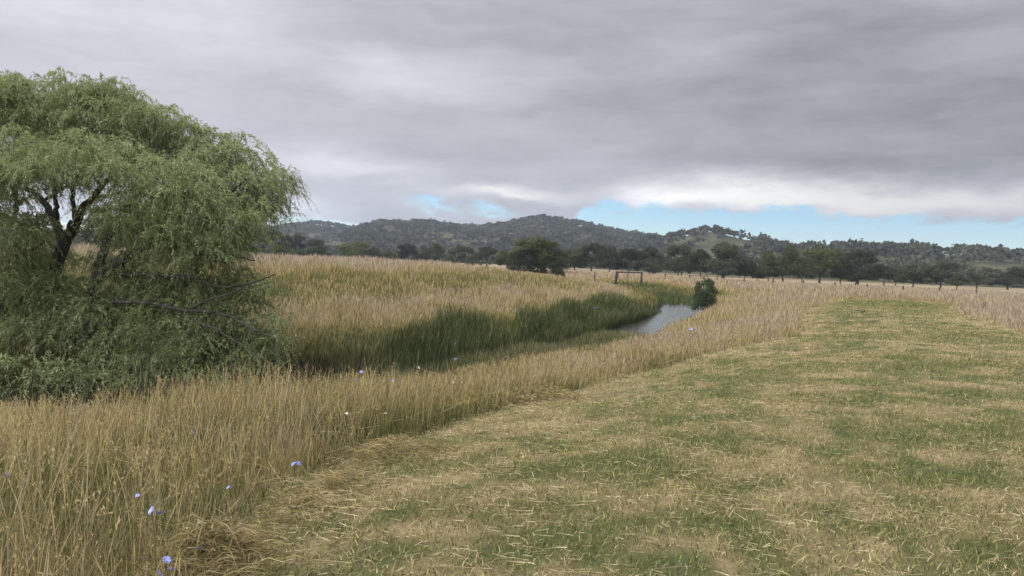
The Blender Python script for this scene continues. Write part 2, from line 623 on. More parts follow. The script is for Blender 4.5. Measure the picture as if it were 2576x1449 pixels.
p.inputs['Base Color'].default_value = (.035, .036, .026, 1)
p.inputs['Roughness'].default_value = .16
p.inputs['IOR'].default_value = 1.33
bp = q.n('ShaderNodeBump')
bp.inputs['Strength'].default_value = .45
bp.inputs['Distance'].default_value = .03
q.put(bp.inputs['Height'], nz)
q.put(p.inputs['Normal'], bp.outputs[0])
o = q.n('ShaderNodeOutputMaterial')
q.t.links.new(p.outputs[0], o.inputs[0])
tag(link('water', mesh('water', np.concatenate(Vw), Fw, None, True), m), 'narrow still creek reflecting the pale cloudy sky between reeds', kind='structure')

# ------------------------------------------------------------------ hills
LAYERS = {
    'far': (1450, .45, [(-900, 640), (-400, 602), (0, 592), (400, 590), (560, 588), (660, 585), (700, 578), (740, 571), (790, 566), (830, 569), (870, 576), (930, 600), (1040, 680)]),
    'main': (1120, .47, [(700, 690), (780, 640), (840, 600), (885, 582), (920, 572), (960, 565), (1040, 566), (1090, 568), (1150, 575), (1210, 577), (1260, 571),
                         (1300, 564), (1340, 558), (1400, 558), (1440, 564), (1490, 575), (1530, 583), (1570, 591), (1620, 598), (1680, 608), (1760, 625), (1850, 650), (1950, 700)]),
    'knoll': (800, .55, [(1500, 700), (1560, 648), (1620, 615), (1680, 605), (1720, 596), (1760, 587), (1785, 583), (1805, 585), (1830, 592), (1850, 598), (1900, 607), (1950, 619), (2020, 650), (2080, 700)]),
    'right': (660, .60, [(1700, 710), (1790, 655), (1860, 632), (1920, 625), (1980, 630), (2060, 634), (2120, 630), (2180, 627), (2260, 630), (2330, 636), (2400, 642),
                         (2480, 648), (2576, 653), (2800, 668), (3200, 700)]),
}
HL = {}
for k, (RR, ft, ptsd) in LAYERS.items():
    azs, zs = [], []
    for (px, py) in ptsd:
        v = ray(px, py)
        azs.append(math.degrees(math.atan2(v[0], v[1])))
        zs.append(max(-6.0, EYE + RR * v[2] / math.hypot(v[0], v[1])))
    HL[k] = (RR, ft, np.array(azs), np.array(zs))


def layer_h(k, az, d):
    RR, ft, azs, zs = HL[k]
    H = np.interp(az, azs, zs, left=-6, right=-6) + 1.5
    d0 = RR * ft
    t = np.clip((d - d0) / (RR - d0), 0, 1)
    prof = .55 * t ** 1.15 + .45 * (t * t * (3 - 2 * t))
    back = np.clip((d - RR) / (RR * .5), 0, 1)
    prof = prof * (1 - .8 * back * back * (3 - 2 * back))
    gul = (fbm(az * .45, d * .006, 61, 4) - .5) * .35 * np.sin(np.clip(t, 0, 1) * math.pi)
    return np.where(H > 0, H * np.clip(prof + gul * np.minimum(1, t * 3), 0, 2), H) - 1.5


def hill_h(az, d):
    h = np.full(np.shape(az), -6.0)
    for k in HL:
        h = np.maximum(h, layer_h(k, az, d))
    return h


aza = np.linspace(-52, 52, 700)
da = np.concatenate([np.linspace(330, 1500, 150), np.linspace(1530, 2200, 14)])
A, D = np.meshgrid(aza, da)
hz = hill_h(A, D)
hz = np.maximum(hz, -3) + (fbm(A * 2.2, D * .02, 71, 3) - .5) * 1.2 * (hz > 0)
hv = np.stack([np.sin(np.radians(A)) * D, np.cos(np.radians(A)) * D, hz], -1).reshape(-1, 3)
ii = np.arange(A.size).reshape(A.shape)
quads = np.stack([ii[:-1, :-1], ii[:-1, 1:], ii[1:, 1:], ii[1:, :-1]], -1).reshape(-1, 4)
m, q = new_mat('hill_pasture')
g = q.n('ShaderNodeTexCoord')
nz = q.noise(g.outputs['Object'], .012, 6.0, .6)
nb = q.noise(g.outputs['Object'], .15, 5.0, .65)
c = q.ramp(nz, [(.3, (.055, .056, .034)), (.5, (.082, .080, .048)), (.7, (.115, .102, .062))])
c = q.mix(q.m('MULTIPLY', q.sm(nb, .45, .75), .5), c, (.055, .060, .034))
p = q.n('ShaderNodeBsdfDiffuse')
q.put(p.inputs[0], c)
o = q.n('ShaderNodeOutputMaterial')
q.t.links.new(p.outputs[0], o.inputs[0])
tag(link('hills', mesh('hills', hv, [quads], None, True), m), 'low wooded hills with open grassy slopes along the horizon', kind='structure')


# ------------------------------------------------------------------ leaves and trees
def unit(v):
    return v / (np.linalg.norm(v, axis=-1, keepdims=True) + 1e-9)


def rand_dir(n_):
    return unit(rng.normal(size=(n_, 3)))


def leaf_quads(C_, ax, L, W):
    """diamond leaves: centres, axes, lengths, widths -> V, F"""
    n_ = len(C_)
    side = unit(np.cross(ax, rand_dir(n_)))
    L = np.broadcast_to(L, (n_,))[:, None]
    W = np.broadcast_to(W, (n_,))[:, None]
    V = np.stack([C_ - ax * L / 2, C_ + side * W / 2 - ax * L * .05, C_ + ax * L / 2, C_ - side * W / 2 - ax * L * .05], 1).reshape(-1, 3)
    return V, np.arange(n_ * 4).reshape(-1, 4)


def tube(pts_, rad, ns=7):
    P = np.asarray(pts_, float)
    n_ = len(P)
    T = unit(np.gradient(P, axis=0))
    ref = np.array([0.3, 1.0, 0.1])
    U = unit(np.cross(T, ref))
    Wv = np.cross(T, U)
    a = np.linspace(0, 2 * math.pi, ns, endpoint=False)
    V = P[:, None] + (np.cos(a)[None, :, None] * U[:, None] + np.sin(a)[None, :, None] * Wv[:, None]) * np.asarray(rad)[:, None, None]
    V = V.reshape(-1, 3)
    F = []
    for i in range(n_ - 1):
        for j in range(ns):
            F.append((i * ns + j, i * ns + (j + 1) % ns, (i + 1) * ns + (j + 1) % ns, (i + 1) * ns + j))
    return V, np.array(F)


def smooth_path(pts_, k=5, wob=.0):
    P = np.asarray(pts_, float)
    out = []
    for i in range(len(P) - 1):
        p0, p1, p2, p3 = P[max(i - 1, 0)], P[i], P[i + 1], P[min(i + 2, len(P) - 1)]
        for t in np.linspace(0, 1, k, endpoint=False):
            out.append(.5 * ((2 * p1) + (-p0 + p2) * t + (2 * p0 - 5 * p1 + 4 * p2 - p3) * t * t + (-p0 + 3 * p1 - 3 * p2 + p3) * t ** 3))
    out.append(P[-1])
    out = np.array(out)
    if wob:
        out[1:-1] += rng.normal(scale=wob, size=out[1:-1].shape)
    return out


def join(parts):
    V, F, off = [], [], 0
    for v, f in parts:
        V.append(v)
        F.append(f + off)
        off += len(v)
    return np.concatenate(V), np.concatenate(F)


def tree_proto(kind, nleaf, seed):
    """returns trunk mesh, crown mesh; nominal height 1, crown width 1"""
    r0 = np.random.default_rng(seed)
    cl_ = []
    if kind == 'gum':
        n_ = 15
        for i in range(n_):
            a = i * 2.4 + r0.uniform(-.5, .5)
            rad = .36 * math.sqrt((i + .5) / n_) + .02
            h = .86 - .50 * (rad / .38) ** 1.5 * r0.uniform(.3, 1.25)
            cl_.append((rad * math.cos(a), rad * math.sin(a), h, r0.uniform(.12, .19), r0.uniform(.09, .14)))
        th, fork = .22, .28
    elif kind == 'round':
        for i in range(20):
            a = i * 2.4 + r0.uniform(-.5, .5)
            u = r0.uniform(-.8, 1)
            rad = .36 * math.sqrt(max(0, 1 - u * u * .85))
            cl_.append((rad * math.cos(a), rad * math.sin(a), .53 + .35 * u, r0.uniform(.12, .19), r0.uniform(.10, .15)))
        cl_.append((0, 0, .55, .28, .25))
        th, fork = .14, .2
    elif kind == 'bush':
        for i in range(18):
            a = i * 2.4 + r0.uniform(-.5, .5)
            u = (i + .5) / 18
            rad = .38 * math.sqrt(max(0.02, 1 - u ** 2.2))
            cl_.append((rad * math.cos(a), rad * math.sin(a), .10 + .76 * u, r0.uniform(.12, .18), r0.uniform(.11, .16)))
        cl_.append((0, 0, .4, .28, .3))
        th, fork = .1, .12
    elif kind == 'cone':
        for i in range(22):
            a = i * 2.4
            u = (i + .5) / 22
            rad = .36 * (1 - u) ** .75 * r0.uniform(.7, 1.1)
            cl_.append((rad * math.cos(a), rad * math.sin(a), .08 + .85 * u, .10 * (1.3 - u * .7), .10))
        cl_.append((0, 0, .35, .24, .28))
        th, fork = .1, .1
    else:   # weeping
        for i in range(18):
            a = i * 2.4 + r0.uniform(-.5, .5)
            u = r0.uniform(-.9, 1)
            rad = .36 * math.sqrt(max(0, 1 - u * u * .8))
            cl_.append((rad * math.cos(a), rad * math.sin(a), .52 + .36 * u, r0.uniform(.12, .18), r0.uniform(.12, .17)))
        cl_.append((0, 0, .5, .28, .35))
        th, fork = .15, .2
    cl_ = np.array(cl_)
    w = cl_[:, 3] ** 2
    pick = r0.choice(len(cl_), size=nleaf, p=w / w.sum())
    d = unit(r0.normal(size=(nleaf, 3)))
    rr_ = r0.uniform(0, 1, nleaf) ** .4 * r0.uniform(.75, 1.12, nleaf)
    c_ = cl_[pick]
    C_ = c_[:, :3] + d * rr_[:, None] * np.stack([c_[:, 3], c_[:, 3], c_[:, 4]], 1)
    C_[:, 2] = np.maximum(C_[:, 2], .015)
    ax = unit(r0.normal(size=(nleaf, 3)) + (np.array([0, 0, -2.2]) if kind == 'weep' else (np.array([0, 0, 1.5]) if kind == 'cone' else 0)))
    L = r0.uniform(.034, .062, nleaf) * (1.25 if kind in ('weep', 'cone') else 1.0)
    V, F = leaf_quads(C_, ax, L, L * (.35 if kind in ('weep', 'cone') else .6))
    rnd = np.repeat(r0.uniform(0, 1, nleaf), 4)
    crown = mesh('crown', V, [F], {'rnd': rnd})
    parts = [tube([(0, 0, -.04), (.01, 0, th * .5), (.0, .01, th), (.0, .0, fork + .1)], [.026, .020, .017, .013], 6)]
    order = np.argsort(-cl_[:, 3])
    for k in range(min(9, len(cl_))):
        c0 = cl_[k]
        s0 = (.005, .0, th + (.05 if kind != 'bush' else 0))
        mid = (c0[0] * .45, c0[1] * .45, th + (c0[2] - th) * .55)
        parts.append(tube([s0, mid, (c0[0] * .9, c0[1] * .9, c0[2])], [.012, .008, .003], 5))
    V, F = join(parts)
    return mesh('trunk', V, [F], None, True), crown


PROTO = {}
for kind in ('gum', 'round', 'bush', 'cone', 'weep'):
    PROTO[kind] = [tree_proto(kind, 4800, 100 + 7 * i + len(kind)) for i in range(4)]
_mats = {}


def mesh_with(me_, mat):
    k = (me_.name, mat.name)
    if k not in _mats:
        c = me_.copy()
        c.materials.clear()
        c.materials.append(mat)
        _mats[k] = c
    return _mats[k]


def plant_tree(name, x, y, z, h, w, kind, leaf, bark, label, cat, group, i=None):
    pr = PROTO[kind][random.randrange(4) if i is None else i % 4]
    root = empty(name, (x, y, z))
    root.rotation_euler = (0, 0, random.uniform(0, 6.28))
    root.scale = (w, w, h)
    tag(root, label, cat, group)
    link('trunk', mesh_with(pr[0], bark), None, root)
    link('crown', mesh_with(pr[1], leaf), None, root)
    return root


def gz(x, y):
    return float(ground_z(np.array([x]), np.array([y]))[0])


def tree_px(name, cx, top, wpx, d, kind, leaf, bark, label, cat, group, base=None, i=None):
    """cx, top, width in photograph pixels (3840 wide) at distance d"""
    s = 2576 / 3840
    P = at_d(cx * s, top * s, d)
    x, y = P[0], P[1]
    z0 = gz(x, y) - .05
    h = max(1.0, P[2] - z0)
    w = wpx / 3.75 / FOC * d * 1.42
    return plant_tree(name, x, y, z0, h, w, kind, leaf, bark, label, cat, group, i)


ORD = ['first', 'second', 'third', 'fourth', 'fifth', 'sixth', 'seventh', 'eighth', 'ninth', 'tenth', 'eleventh', 'twelfth', 'thirteenth', 'fourteenth',
       'fifteenth', 'sixteenth', 'seventeenth', 'eighteenth', 'nineteenth', 'twentieth', 'twenty-first', 'twenty-second', 'twenty-third', 'twenty-fourth',
       'twenty-fifth', 'twenty-sixth', 'twenty-seventh', 'twenty-eighth', 'twenty-ninth', 'thirtieth', 'thirty-first', 'thirty-second', 'thirty-third',
       'thirty-fourth', 'thirty-fifth', 'thirty-sixth', 'thirty-seventh', 'thirty-eighth', 'thirty-ninth', 'fortieth']

G_PAD = 'trees along the far edge of the paddock'
MID = [
    ('gum_tree', 1018, 852, 78, 290, 'gum', M_GUM, M_GUMBARK, 'grey green gum with open crown just clear of the willow, left of the dark trees'),
    ('paddock_tree', 1097, 872, 82, 300, 'round', M_DARK, M_DKBARK, 'dark tree behind the low green bushes, taller of the dark pair beyond the willow'),
    ('paddock_tree', 1187, 890, 76, 290, 'gum', M_DARK, M_DKBARK, 'dark spreading tree above the row of light green bushes left of the pale gap'),
    ('bush', 1052, 914, 84, 255, 'bush', M_GREEN, M_DKBARK, 'dark green rounded bush at the willow end of the low bush row'),
    ('bush', 1124, 931, 84, 250, 'bush', M_GREEN, M_DKBARK, 'low lighter green bush in the middle of the low bush row'),
    ('bush', 1194, 918, 80, 250, 'bush', M_GREEN, M_DKBARK, 'green bush at the end of the low row next to the pale gap'),
    ('small_willow', 1332, 898, 92, 250, 'weep', M_GREEN, M_DKBARK, 'bright green weeping tree standing right beside the pale gap in the trees'),
    ('bush', 1400, 926, 62, 255, 'bush', M_DARK, M_DKBARK, 'dark bush hugging the bright green weeping tree'),
    ('bush', 1458, 941, 66, 270, 'bush', M_GREEN, M_DKBARK, 'low pale green bush left of the lone domed trees'),
    ('paddock_tree', 1524, 908, 66, 280, 'round', M_DARK, M_DKBARK, 'domed dark tree, first of the four spaced single trees by the fence'),
    ('bush', 1575, 948, 50, 285, 'bush', M_GREEN, M_DKBARK, 'small bush between the first and second spaced single trees'),
    ('paddock_tree', 1620, 909, 74, 280, 'round', M_DARK, M_DKBARK, 'broad dark domed tree, second of the four spaced single trees'),
    ('paddock_tree', 1729, 916, 84, 270, 'gum', M_DARK, M_DKBARK, 'wide tree on two trunks, third of the four spaced single trees'),
    ('bush', 1675, 952, 58, 290, 'bush', M_DARK, M_DKBARK, 'dark bush between the second and third spaced single trees'),
    ('paddock_tree', 1828, 919, 84, 255, 'gum', M_DARK, M_DKBARK, 'tree with a long bare trunk, fourth of the four spaced single trees'),
    ('bush', 1776, 958, 50, 280, 'bush', M_DARK, M_DKBARK, 'dark bush between the third and fourth spaced single trees'),
    ('paddock_tree', 1905, 934, 76, 190, 'round', M_GREEN, M_DKBARK, 'yellowish green tree against the left shoulder of the biggest tree'),
    ('big_tree', 2020, 884, 158, 142, 'round', M_GREEN, M_DKBARK, 'biggest tree of the row, broad with a pale green top beside the creek'),
    ('big_tree', 1962, 920, 90, 139, 'bush', M_GUM, M_DKBARK, 'grey green low crown forming the left flank of the biggest tree'),
    ('big_tree', 2085, 925, 90, 140, 'bush', M_GUM, M_DKBARK, 'grey green low crown forming the right flank of the biggest tree'),
    ('bush', 2103, 1002, 34, 118, 'bush', M_DARK, M_DKBARK, 'small dark bush at the foot of the biggest tree where the mound ends'),
    ('paddock_tree', 2158, 924, 92, 215, 'round', M_GUM, M_DKBARK, 'dark dense tree just right of the biggest tree'),
    ('paddock_tree', 2222, 900, 94, 215, 'gum', M_DARK, M_DKBARK, 'tallest of the dense dark trees between the biggest tree and the gate'),
    ('paddock_tree', 2290, 918, 86, 210, 'round', M_GUM, M_DKBARK, 'dark dense tree left of the open clumped gum behind the gate'),
    ('gum_tree', 2362, 925, 88, 205, 'gum', M_DARK, M_DKBARK, 'open clumped gum right behind the timber gate frame'),
    ('gum_tree', 2440, 915, 96, 225, 'gum', M_GUM, M_GUMBARK, 'tall thin grey gum standing behind the small round dark tree'),
    ('paddock_tree', 2452, 972, 56, 205, 'round', M_DARK, M_DKBARK, 'small round dark tree in front of the tall thin grey gum'),
    ('gum_tree', 2548, 903, 100, 212, 'gum', M_GUM, M_GUMBARK, 'tall flat topped gum with pale trunk under the bare knoll'),
    ('paddock_tree', 2560, 955, 62, 205, 'round', M_DARK, M_DKBARK, 'dark lower tree in front of the tall flat topped gum'),
    ('gum_tree', 2632, 925, 84, 212, 'gum', M_GUM, M_GUMBARK, 'grey gum with several thin stems right of the flat topped gum'),
    ('gum_tree', 2722, 898, 124, 205, 'gum', M_GUM, M_DKBARK, 'wide tall gum directly above the lone dark shrub'),
    ('paddock_tree', 2712, 958, 96, 200, 'round', M_DARK, M_DKBARK, 'dark round tree under the wide tall gum above the shrub'),
    ('paddock_tree', 2796, 966, 62, 205, 'round', M_GUM, M_DKBARK, 'dark tree filling the dip right of the wide tall gum'),
    ('paddock_tree', 2842, 992, 58, 205, 'round', M_DARK, M_DKBARK, 'lowest round tree in the dip between the wide gum and the green topped tree'),
    ('paddock_tree', 2942, 914, 126, 195, 'round', M_GREEN, M_DKBARK, 'large full tree with a green top, the left one of two alike'),
    ('paddock_tree', 2885, 970, 66, 210, 'round', M_DARK, M_DKBARK, 'dark tree against the left side of the first green topped tree'),
    ('paddock_tree', 3012, 960, 62, 210, 'gum', M_DARK, M_DKBARK, 'narrow dark tree squeezed between the two green topped trees'),
    ('paddock_tree', 3082, 918, 132, 195, 'round', M_GREEN, M_DKBARK, 'large full tree with a green top, the right one of two alike'),
    ('paddock_tree', 3158, 950, 76, 205, 'round', M_GUM, M_DKBARK, 'dark upright tree right of the second green topped tree'),
    ('gum_tree', 3226, 924, 120, 215, 'gum', M_GUM, M_DKBARK, 'tall broad gum behind the tree with the low crooked trunk'),
    ('paddock_tree', 3215, 982, 112, 190, 'round', M_DARK, M_DKBARK, 'dark wide tree on a low crooked trunk at the far field edge'),
    ('gum_tree', 3320, 985, 84, 215, 'gum', M_GUM, M_GUMBARK, 'grey gum on slim trunks right of the crooked trunk tree'),
    ('paddock_tree', 3362, 1000, 70, 225, 'gum', M_DARK, M_DKBARK, 'slim dark tree among thin trunks left of the paired clumps'),
    ('paddock_tree', 3428, 988, 96, 205, 'round', M_GUM, M_DKBARK, 'rounded dark tree left of the tall clumped gum near the right edge'),
    ('gum_tree', 3535, 968, 108, 200, 'gum', M_DARK, M_DKBARK, 'tall clumped dark gum rising above the pale field near the right edge'),
    ('paddock_tree', 3592, 1018, 64, 195, 'gum', M_GUM, M_DKBARK, 'small tree on two stems right of the tall clumped dark gum'),
    ('paddock_tree', 3668, 1004, 104, 250, 'round', M_GUM, M_DKBARK, 'wide dark tree second from the right edge of the row'),
    ('paddock_tree', 3782, 998, 132, 250, 'round', M_DARK, M_DKBARK, 'wide dark tree at the right end of the row'),
    # beyond the willow
    ('paddock_tree', 150, 850, 150, 150, 'round', M_DARK, M_DKBARK, 'dark tree seen through the willow branches near the left edge'),
    ('paddock_tree', 420, 800, 170, 165, 'round', M_DARK, M_DKBARK, 'large dark tree showing behind the forked willow trunk'),
    ('paddock_tree', 620, 840, 150, 180, 'round', M_DARK, M_DKBARK, 'dark tree showing behind the middle of the willow crown'),
    ('paddock_tree', 800, 850, 140, 200, 'gum', M_DARK, M_DKBARK, 'dark tree showing behind the right part of the willow crown'),
    ('gum_tree', 930, 868, 90, 260, 'gum', M_GUM, M_GUMBARK, 'grey gum half hidden by the willow tips'),
]
for i, t in enumerate(MID):
    tree_px(t[0], t[1], t[2], t[3], t[4], t[5], t[6], t[7], t[8], 'bush' if t[0] == 'bush' else 'tree',
            'bushes along the far paddock edge' if t[0] == 'bush' else G_PAD, i=i)

# lone shrub by the creek bend
sx_, sy_ = at_z(1772, 764, -.62)
root = plant_tree('shrub', sx_, sy_, gz(sx_, sy_) - .05, 2.65, 1.95, 'bush', M_CAS, M_DKBARK,
                  'lone dark green feathery shrub on the bank by the creek bend', 'shrub', None, 3)

# trees on the skyline
CREST = [
    ('far', 'far left hill', 16, [(690, 5), (716, 7), (738, 8), (757, 9), (771, 10), (789, 8), (803, 9), (818, 8), (846, 6), (862, 8)]),
    ('main', 'long middle ridge', 14, [(900, 7), (918, 9), (936, 10), (955, 11), (972, 10), (990, 8), (1040, 10), (1066, 12), (1076, 11), (1108, 7), (1128, 6), (1158, 9), (1172, 9), (1206, 8),
               (1232, 8), (1247, 9), (1264, 10)]),
    ('main', 'highest hill', 16, [(1292, 14), (1306, 13), (1322, 14), (1338, 15), (1352, 15), (1365, 17), (1380, 14), (1396, 13), (1410, 14), (1424, 12), (1438, 12), (1452, 15), (1464, 14), (1478, 13),
               (1494, 11), (1512, 9), (1530, 9), (1548, 9), (1566, 9), (1586, 8), (1604, 8), (1622, 8), (1640, 7), (1658, 7)]),
    ('knoll', 'bare knoll', 12, [(1690, 7), (1704, 7), (1718, 9), (1736, 15), (1750, 15), (1768, 17), (1778, 5), (1793, 12), (1804, 12), (1848, 8), (1862, 3)]),
    ('right', 'right-hand ridge', 14, [(1900, 14), (1920, 19), (1936, 13), (1956, 11), (1976, 10), (1998, 11), (2022, 11), (2040, 12), (2062, 12), (2084, 12), (2106, 13), (2126, 13), (2146, 14), (2164, 17), (2182, 13), (2204, 13),
               (2226, 15), (2248, 13), (2272, 14), (2292, 17), (2316, 15), (2338, 14), (2360, 16), (2384, 16), (2404, 15), (2434, 20), (2468, 10), (2486, 12), (2506, 17), (2530, 14), (2548, 12), (2568, 13)]),
]
for key, nm, bw, lst in CREST:
    RR = HL[key][0]
    for j, (px, hp) in enumerate(lst):
        v = ray(px, 600)
        az = math.degrees(math.atan2(v[0], v[1]))
        d = RR * random.uniform(.985, 1.0)
        z = float(hill_h(np.array([az]), np.array([d]))[0]) - 1.6
        x, y = math.sin(R(az)) * d, math.cos(R(az)) * d
        h = max(4.0, hp * K / FOC * d * 1.45)
        w = h * random.uniform(1.0, 1.5)
        plant_tree('skyline_tree', x, y, z, h, w, random.choice(['gum', 'gum', 'round']), M_HILLTREE, M_DKBARK,
                   '%s tree from the left on the skyline of the %s' % (ORD[j], nm), 'tree', 'trees on the skyline of the hills')


# woods on the hillsides
def clump_mesh(name, xs, ys, zs, hs, ws, nl, seed):
    r0 = np.random.default_rng(seed)
    N = len(xs)
    d = unit(r0.normal(size=(N, nl, 3)))
    d[:, :, 2] = np.abs(d[:, :, 2]) * 1.1 - .35
    rad = r0.uniform(.55, 1.05, (N, nl, 1))
    lob = r0.uniform(.75, 1.2, (N, nl, 1))
    C_ = np.stack([xs, ys, zs + hs * .52], 1)[:, None] + d * rad * lob * np.stack([ws * .5, ws * .5, hs * .44], 1)[:, None]
    C_ = C_.reshape(-1, 3)
    S = np.repeat(ws * .26, nl) * r0.uniform(.7, 1.3, N * nl)
    V, F = leaf_quads(C_, unit(r0.normal(size=C_.shape)), S, S * .75)
    tr = np.repeat(r0.uniform(0, 1, N), nl)
    rnd = np.clip(tr * .8 + r0.uniform(0, .2, N * nl), 0, 1)
    return mesh(name, V, [F], {'rnd': np.repeat(rnd, 4)})


OPEN = [(1830, 615, 75, 26), (1720, 650, 110, 20), (1180, 612, 80, 12), (1300, 640, 120, 10), (850, 618, 45, 14), (970, 578, 60, 8), (1120, 590, 60, 7), (1330, 572, 50, 5), (2490, 668, 130, 18),
        (1460, 600, 40, 6), (730, 592, 30, 8), (2000, 650, 60, 10), (2250, 655, 60, 10), (1620, 630, 50, 8), (1760, 600, 30, 8), (800, 570, 40, 5)]
n_try = 19000
az = rng.uniform(-50, 46, n_try)
d = np.sqrt(rng.uniform(430 ** 2, 1460 ** 2, n_try))
h = hill_h(az, d)
best = np.array([layer_h(k, az, d) for k in HL])
lay = best.argmax(0)
keys = list(HL)
Rk = np.array([HL[k][0] for k in keys])[lay]
xs, ys = np.sin(np.radians(az)) * d, np.cos(np.radians(az)) * d
xd, yd = project(np.stack([xs, ys, h + 4], 1))
keep = (h > -1) & (d < Rk * 1.01)
den = fbm(az * .9, d * .012, 81, 4)
thr = np.interp(xd, [600, 900, 1250, 1650, 1690, 1900, 1960, 2576], [.34, .40, .28, .27, .48, .48, .34, .40])
keep &= den > thr
for (ox, oy, ow, oh) in OPEN:
    keep &= ((xd - ox) / ow) ** 2 + ((yd - oy) / oh) ** 2 > rng.uniform(.5, 1.2, n_try) * (.2 + 1.7 * fbm(az * 1.5, d * .02, 85, 3))
xs, ys, h = xs[keep], ys[keep], h[keep]
hs = rng.uniform(5, 12, len(xs))
me = clump_mesh('woodland', xs, ys, h - .4, hs, hs * rng.uniform(.9, 1.4, len(xs)), 34, 5)
tag(link('woodland', me, M_HILLTREE), 'grey green eucalypt woodland covering the slopes of the hills', kind='stuff')
# belt of trees behind the paddock trees on the plain
n_b = 1300
xd_b = rng.uniform(-200, 2900, n_b)
dd = rng.uniform(300, 430, n_b)
hw = np.interp(xd_b, [0, 600, 830, 860, 920, 1000, 1250, 1420, 1500, 2000, 2576], [.8, .8, .75, .0, .0, .25, .25, .7, .9, 1.0, .85])
keep = rng.uniform(0, 1, n_b) < hw
xd_b, dd = xd_b[keep], dd[keep]
P = np.array([at_d(a_, 660, d_) for a_, d_ in zip(xd_b, dd)])
zb = ground_z(P[:, 0], P[:, 1])
hs = rng.uniform(4.5, 9.0, len(P)) * np.interp(xd_b, [0, 900, 1250, 1450, 1650, 2576], [.9, .45, .42, .9, 1.1, 1.1])
me = clump_mesh('tree_belt', P[:, 0], P[:, 1], zb - .3, hs, hs * rng.uniform(.8, 1.3, len(P)), 60, 6)
tag(link('tree_belt', me, M_DARK), 'continuous belt of dark trees massed behind the paddock trees', kind='stuff')


# ------------------------------------------------------------------ the willow
WD = 16.0
LEAN = WD / 740 * K                       # metres per photograph pixel at the willow
BASE = at_d(150, 900, WD)
BASE[2] = gz(BASE[0], BASE[1]) - .1
B0 = BASE.copy()


def wpt(xd_, yd_, dz_=0.0):
    return at_d(xd_, yd_, WD + dz_)


base_px = [(150, 960), (130, 960), (40, 980)]
LIMBS = [
    # (list of (x, y, depth offset)), start radius, end radius
    ([(150, 1010, 0), (148, 860, .1), (142, 740, .2), (148, 650, .2), (168, 600, .2), (190, 560, .1)], .17, .12),
    ([(190, 560, .1), (212, 520, 0), (236, 495, -.1), (290, 430, -.3), (340, 370, -.5)], .10, .03),
    ([(160, 620, .2), (138, 560, .4), (108, 505, .6), (60, 470, .8), (0, 430, 1.0)], .10, .04),
    ([(142, 580, .3), (141, 520, .3), (138, 470, .3), (150, 390, .2), (160, 300, .2)], .06, .02),
    ([(190, 560, .1), (185, 500, .4), (190, 420, .6), (215, 320, .8)], .06, .02),
    ([(236, 497, -.1), (300, 488, -.4), (350, 470, -.7), (430, 430, -.9)], .035, .012),
    ([(110, 507, .6), (150, 480, 1.0), (200, 450, 1.2)], .04, .02),
    ([(40, 575, .5), (42, 500, .5), (45, 420, .5), (40, 300, .4)], .05, .02),
    ([(170, 1000, 0), (215, 850, -.3), (235, 740, -.5), (245, 690, -.6), (258, 640, -.6), (272, 600, -.5), (300, 555, -.4), (340, 500, -.3), (380, 430, -.2)], .16, .03),
    ([(240, 705, -.6), (290, 665, -.8), (335, 632, -.9), (380, 612, -1.0), (430, 600, -1.1), (500, 560, -1.2), (560, 500, -1.2), (620, 450, -1.2)], .13, .02),
    ([(335, 632, -.9), (395, 590, -.7), (450, 530, -.5), (500, 440, -.4)], .07, .02),
    ([(400, 606, -1.0), (450, 603, -1.2), (520, 618, -1.4), (575, 640, -1.6), (640, 655, -1.7)], .05, .012),
    ([(440, 604, -1.1), (500, 640, -1.5), (560, 660, -1.8), (620, 700, -2.0)], .03, .008),
    ([(260, 690, -.7), (380, 690, -1.2), (480, 700, -1.6), (560, 722, -1.8), (650, 705, -2.0), (690, 690, -2.1)], .05, .01),
    ([(245, 760, -.6), (360, 760, -1.4), (470, 780, -1.8), (560, 790, -2.0), (640, 830, -2.2), (690, 850, -2.3)], .05, .008),
    ([(470, 780, -1.8), (540, 750, -2.0), (600, 730, -2.1), (660, 715, -2.2)], .025, .008),
    ([(480, 800, -1.8), (560, 840, -2.2), (610, 870, -2.4), (650, 900, -2.5)], .025, .008),
    ([(90, 1010, .2), (60, 900, .3), (30, 820, .4), (0, 775, .4), (-60, 690, .5), (-90, 560, .6)], .19, .10),
    ([(20, 800, .4), (60, 740, .1), (90, 690, -.2), (60, 640, -.4), (30, 600, -.5)], .05, .015),
    ([(38, 690, .4), (40, 640, .4), (50, 600, .4)], .045, .03),
    ([(160, 640, .2), (120, 610, -.2), (70, 630, -.5), (30, 610, -.8)], .035, .012),
]
wroot = empty('willow_tree', B0)
tag(wroot, 'large weeping willow with dark forked trunks leaning over the creek', 'willow tree')
tparts, lparts = [], []
for k, (pl, r0_, r1_) in enumerate(LIMBS):
    P = smooth_path([wpt(*p_) for p_ in pl], 6, .012)
    if k in (0, 8, 17):
        P = P.copy()
        P[0, 2] = gz(P[0, 0], P[0, 1]) - .15
    n_ = len(P)
    rad = np.linspace(r0_, r1_, n_)
    (tparts if k in (0, 8, 9, 17) else lparts).append(tube(P - B0, rad, 9))
V, F = join(tparts)
link('trunk', mesh('trunk', V, [F], None, True), M_BARK, wroot)
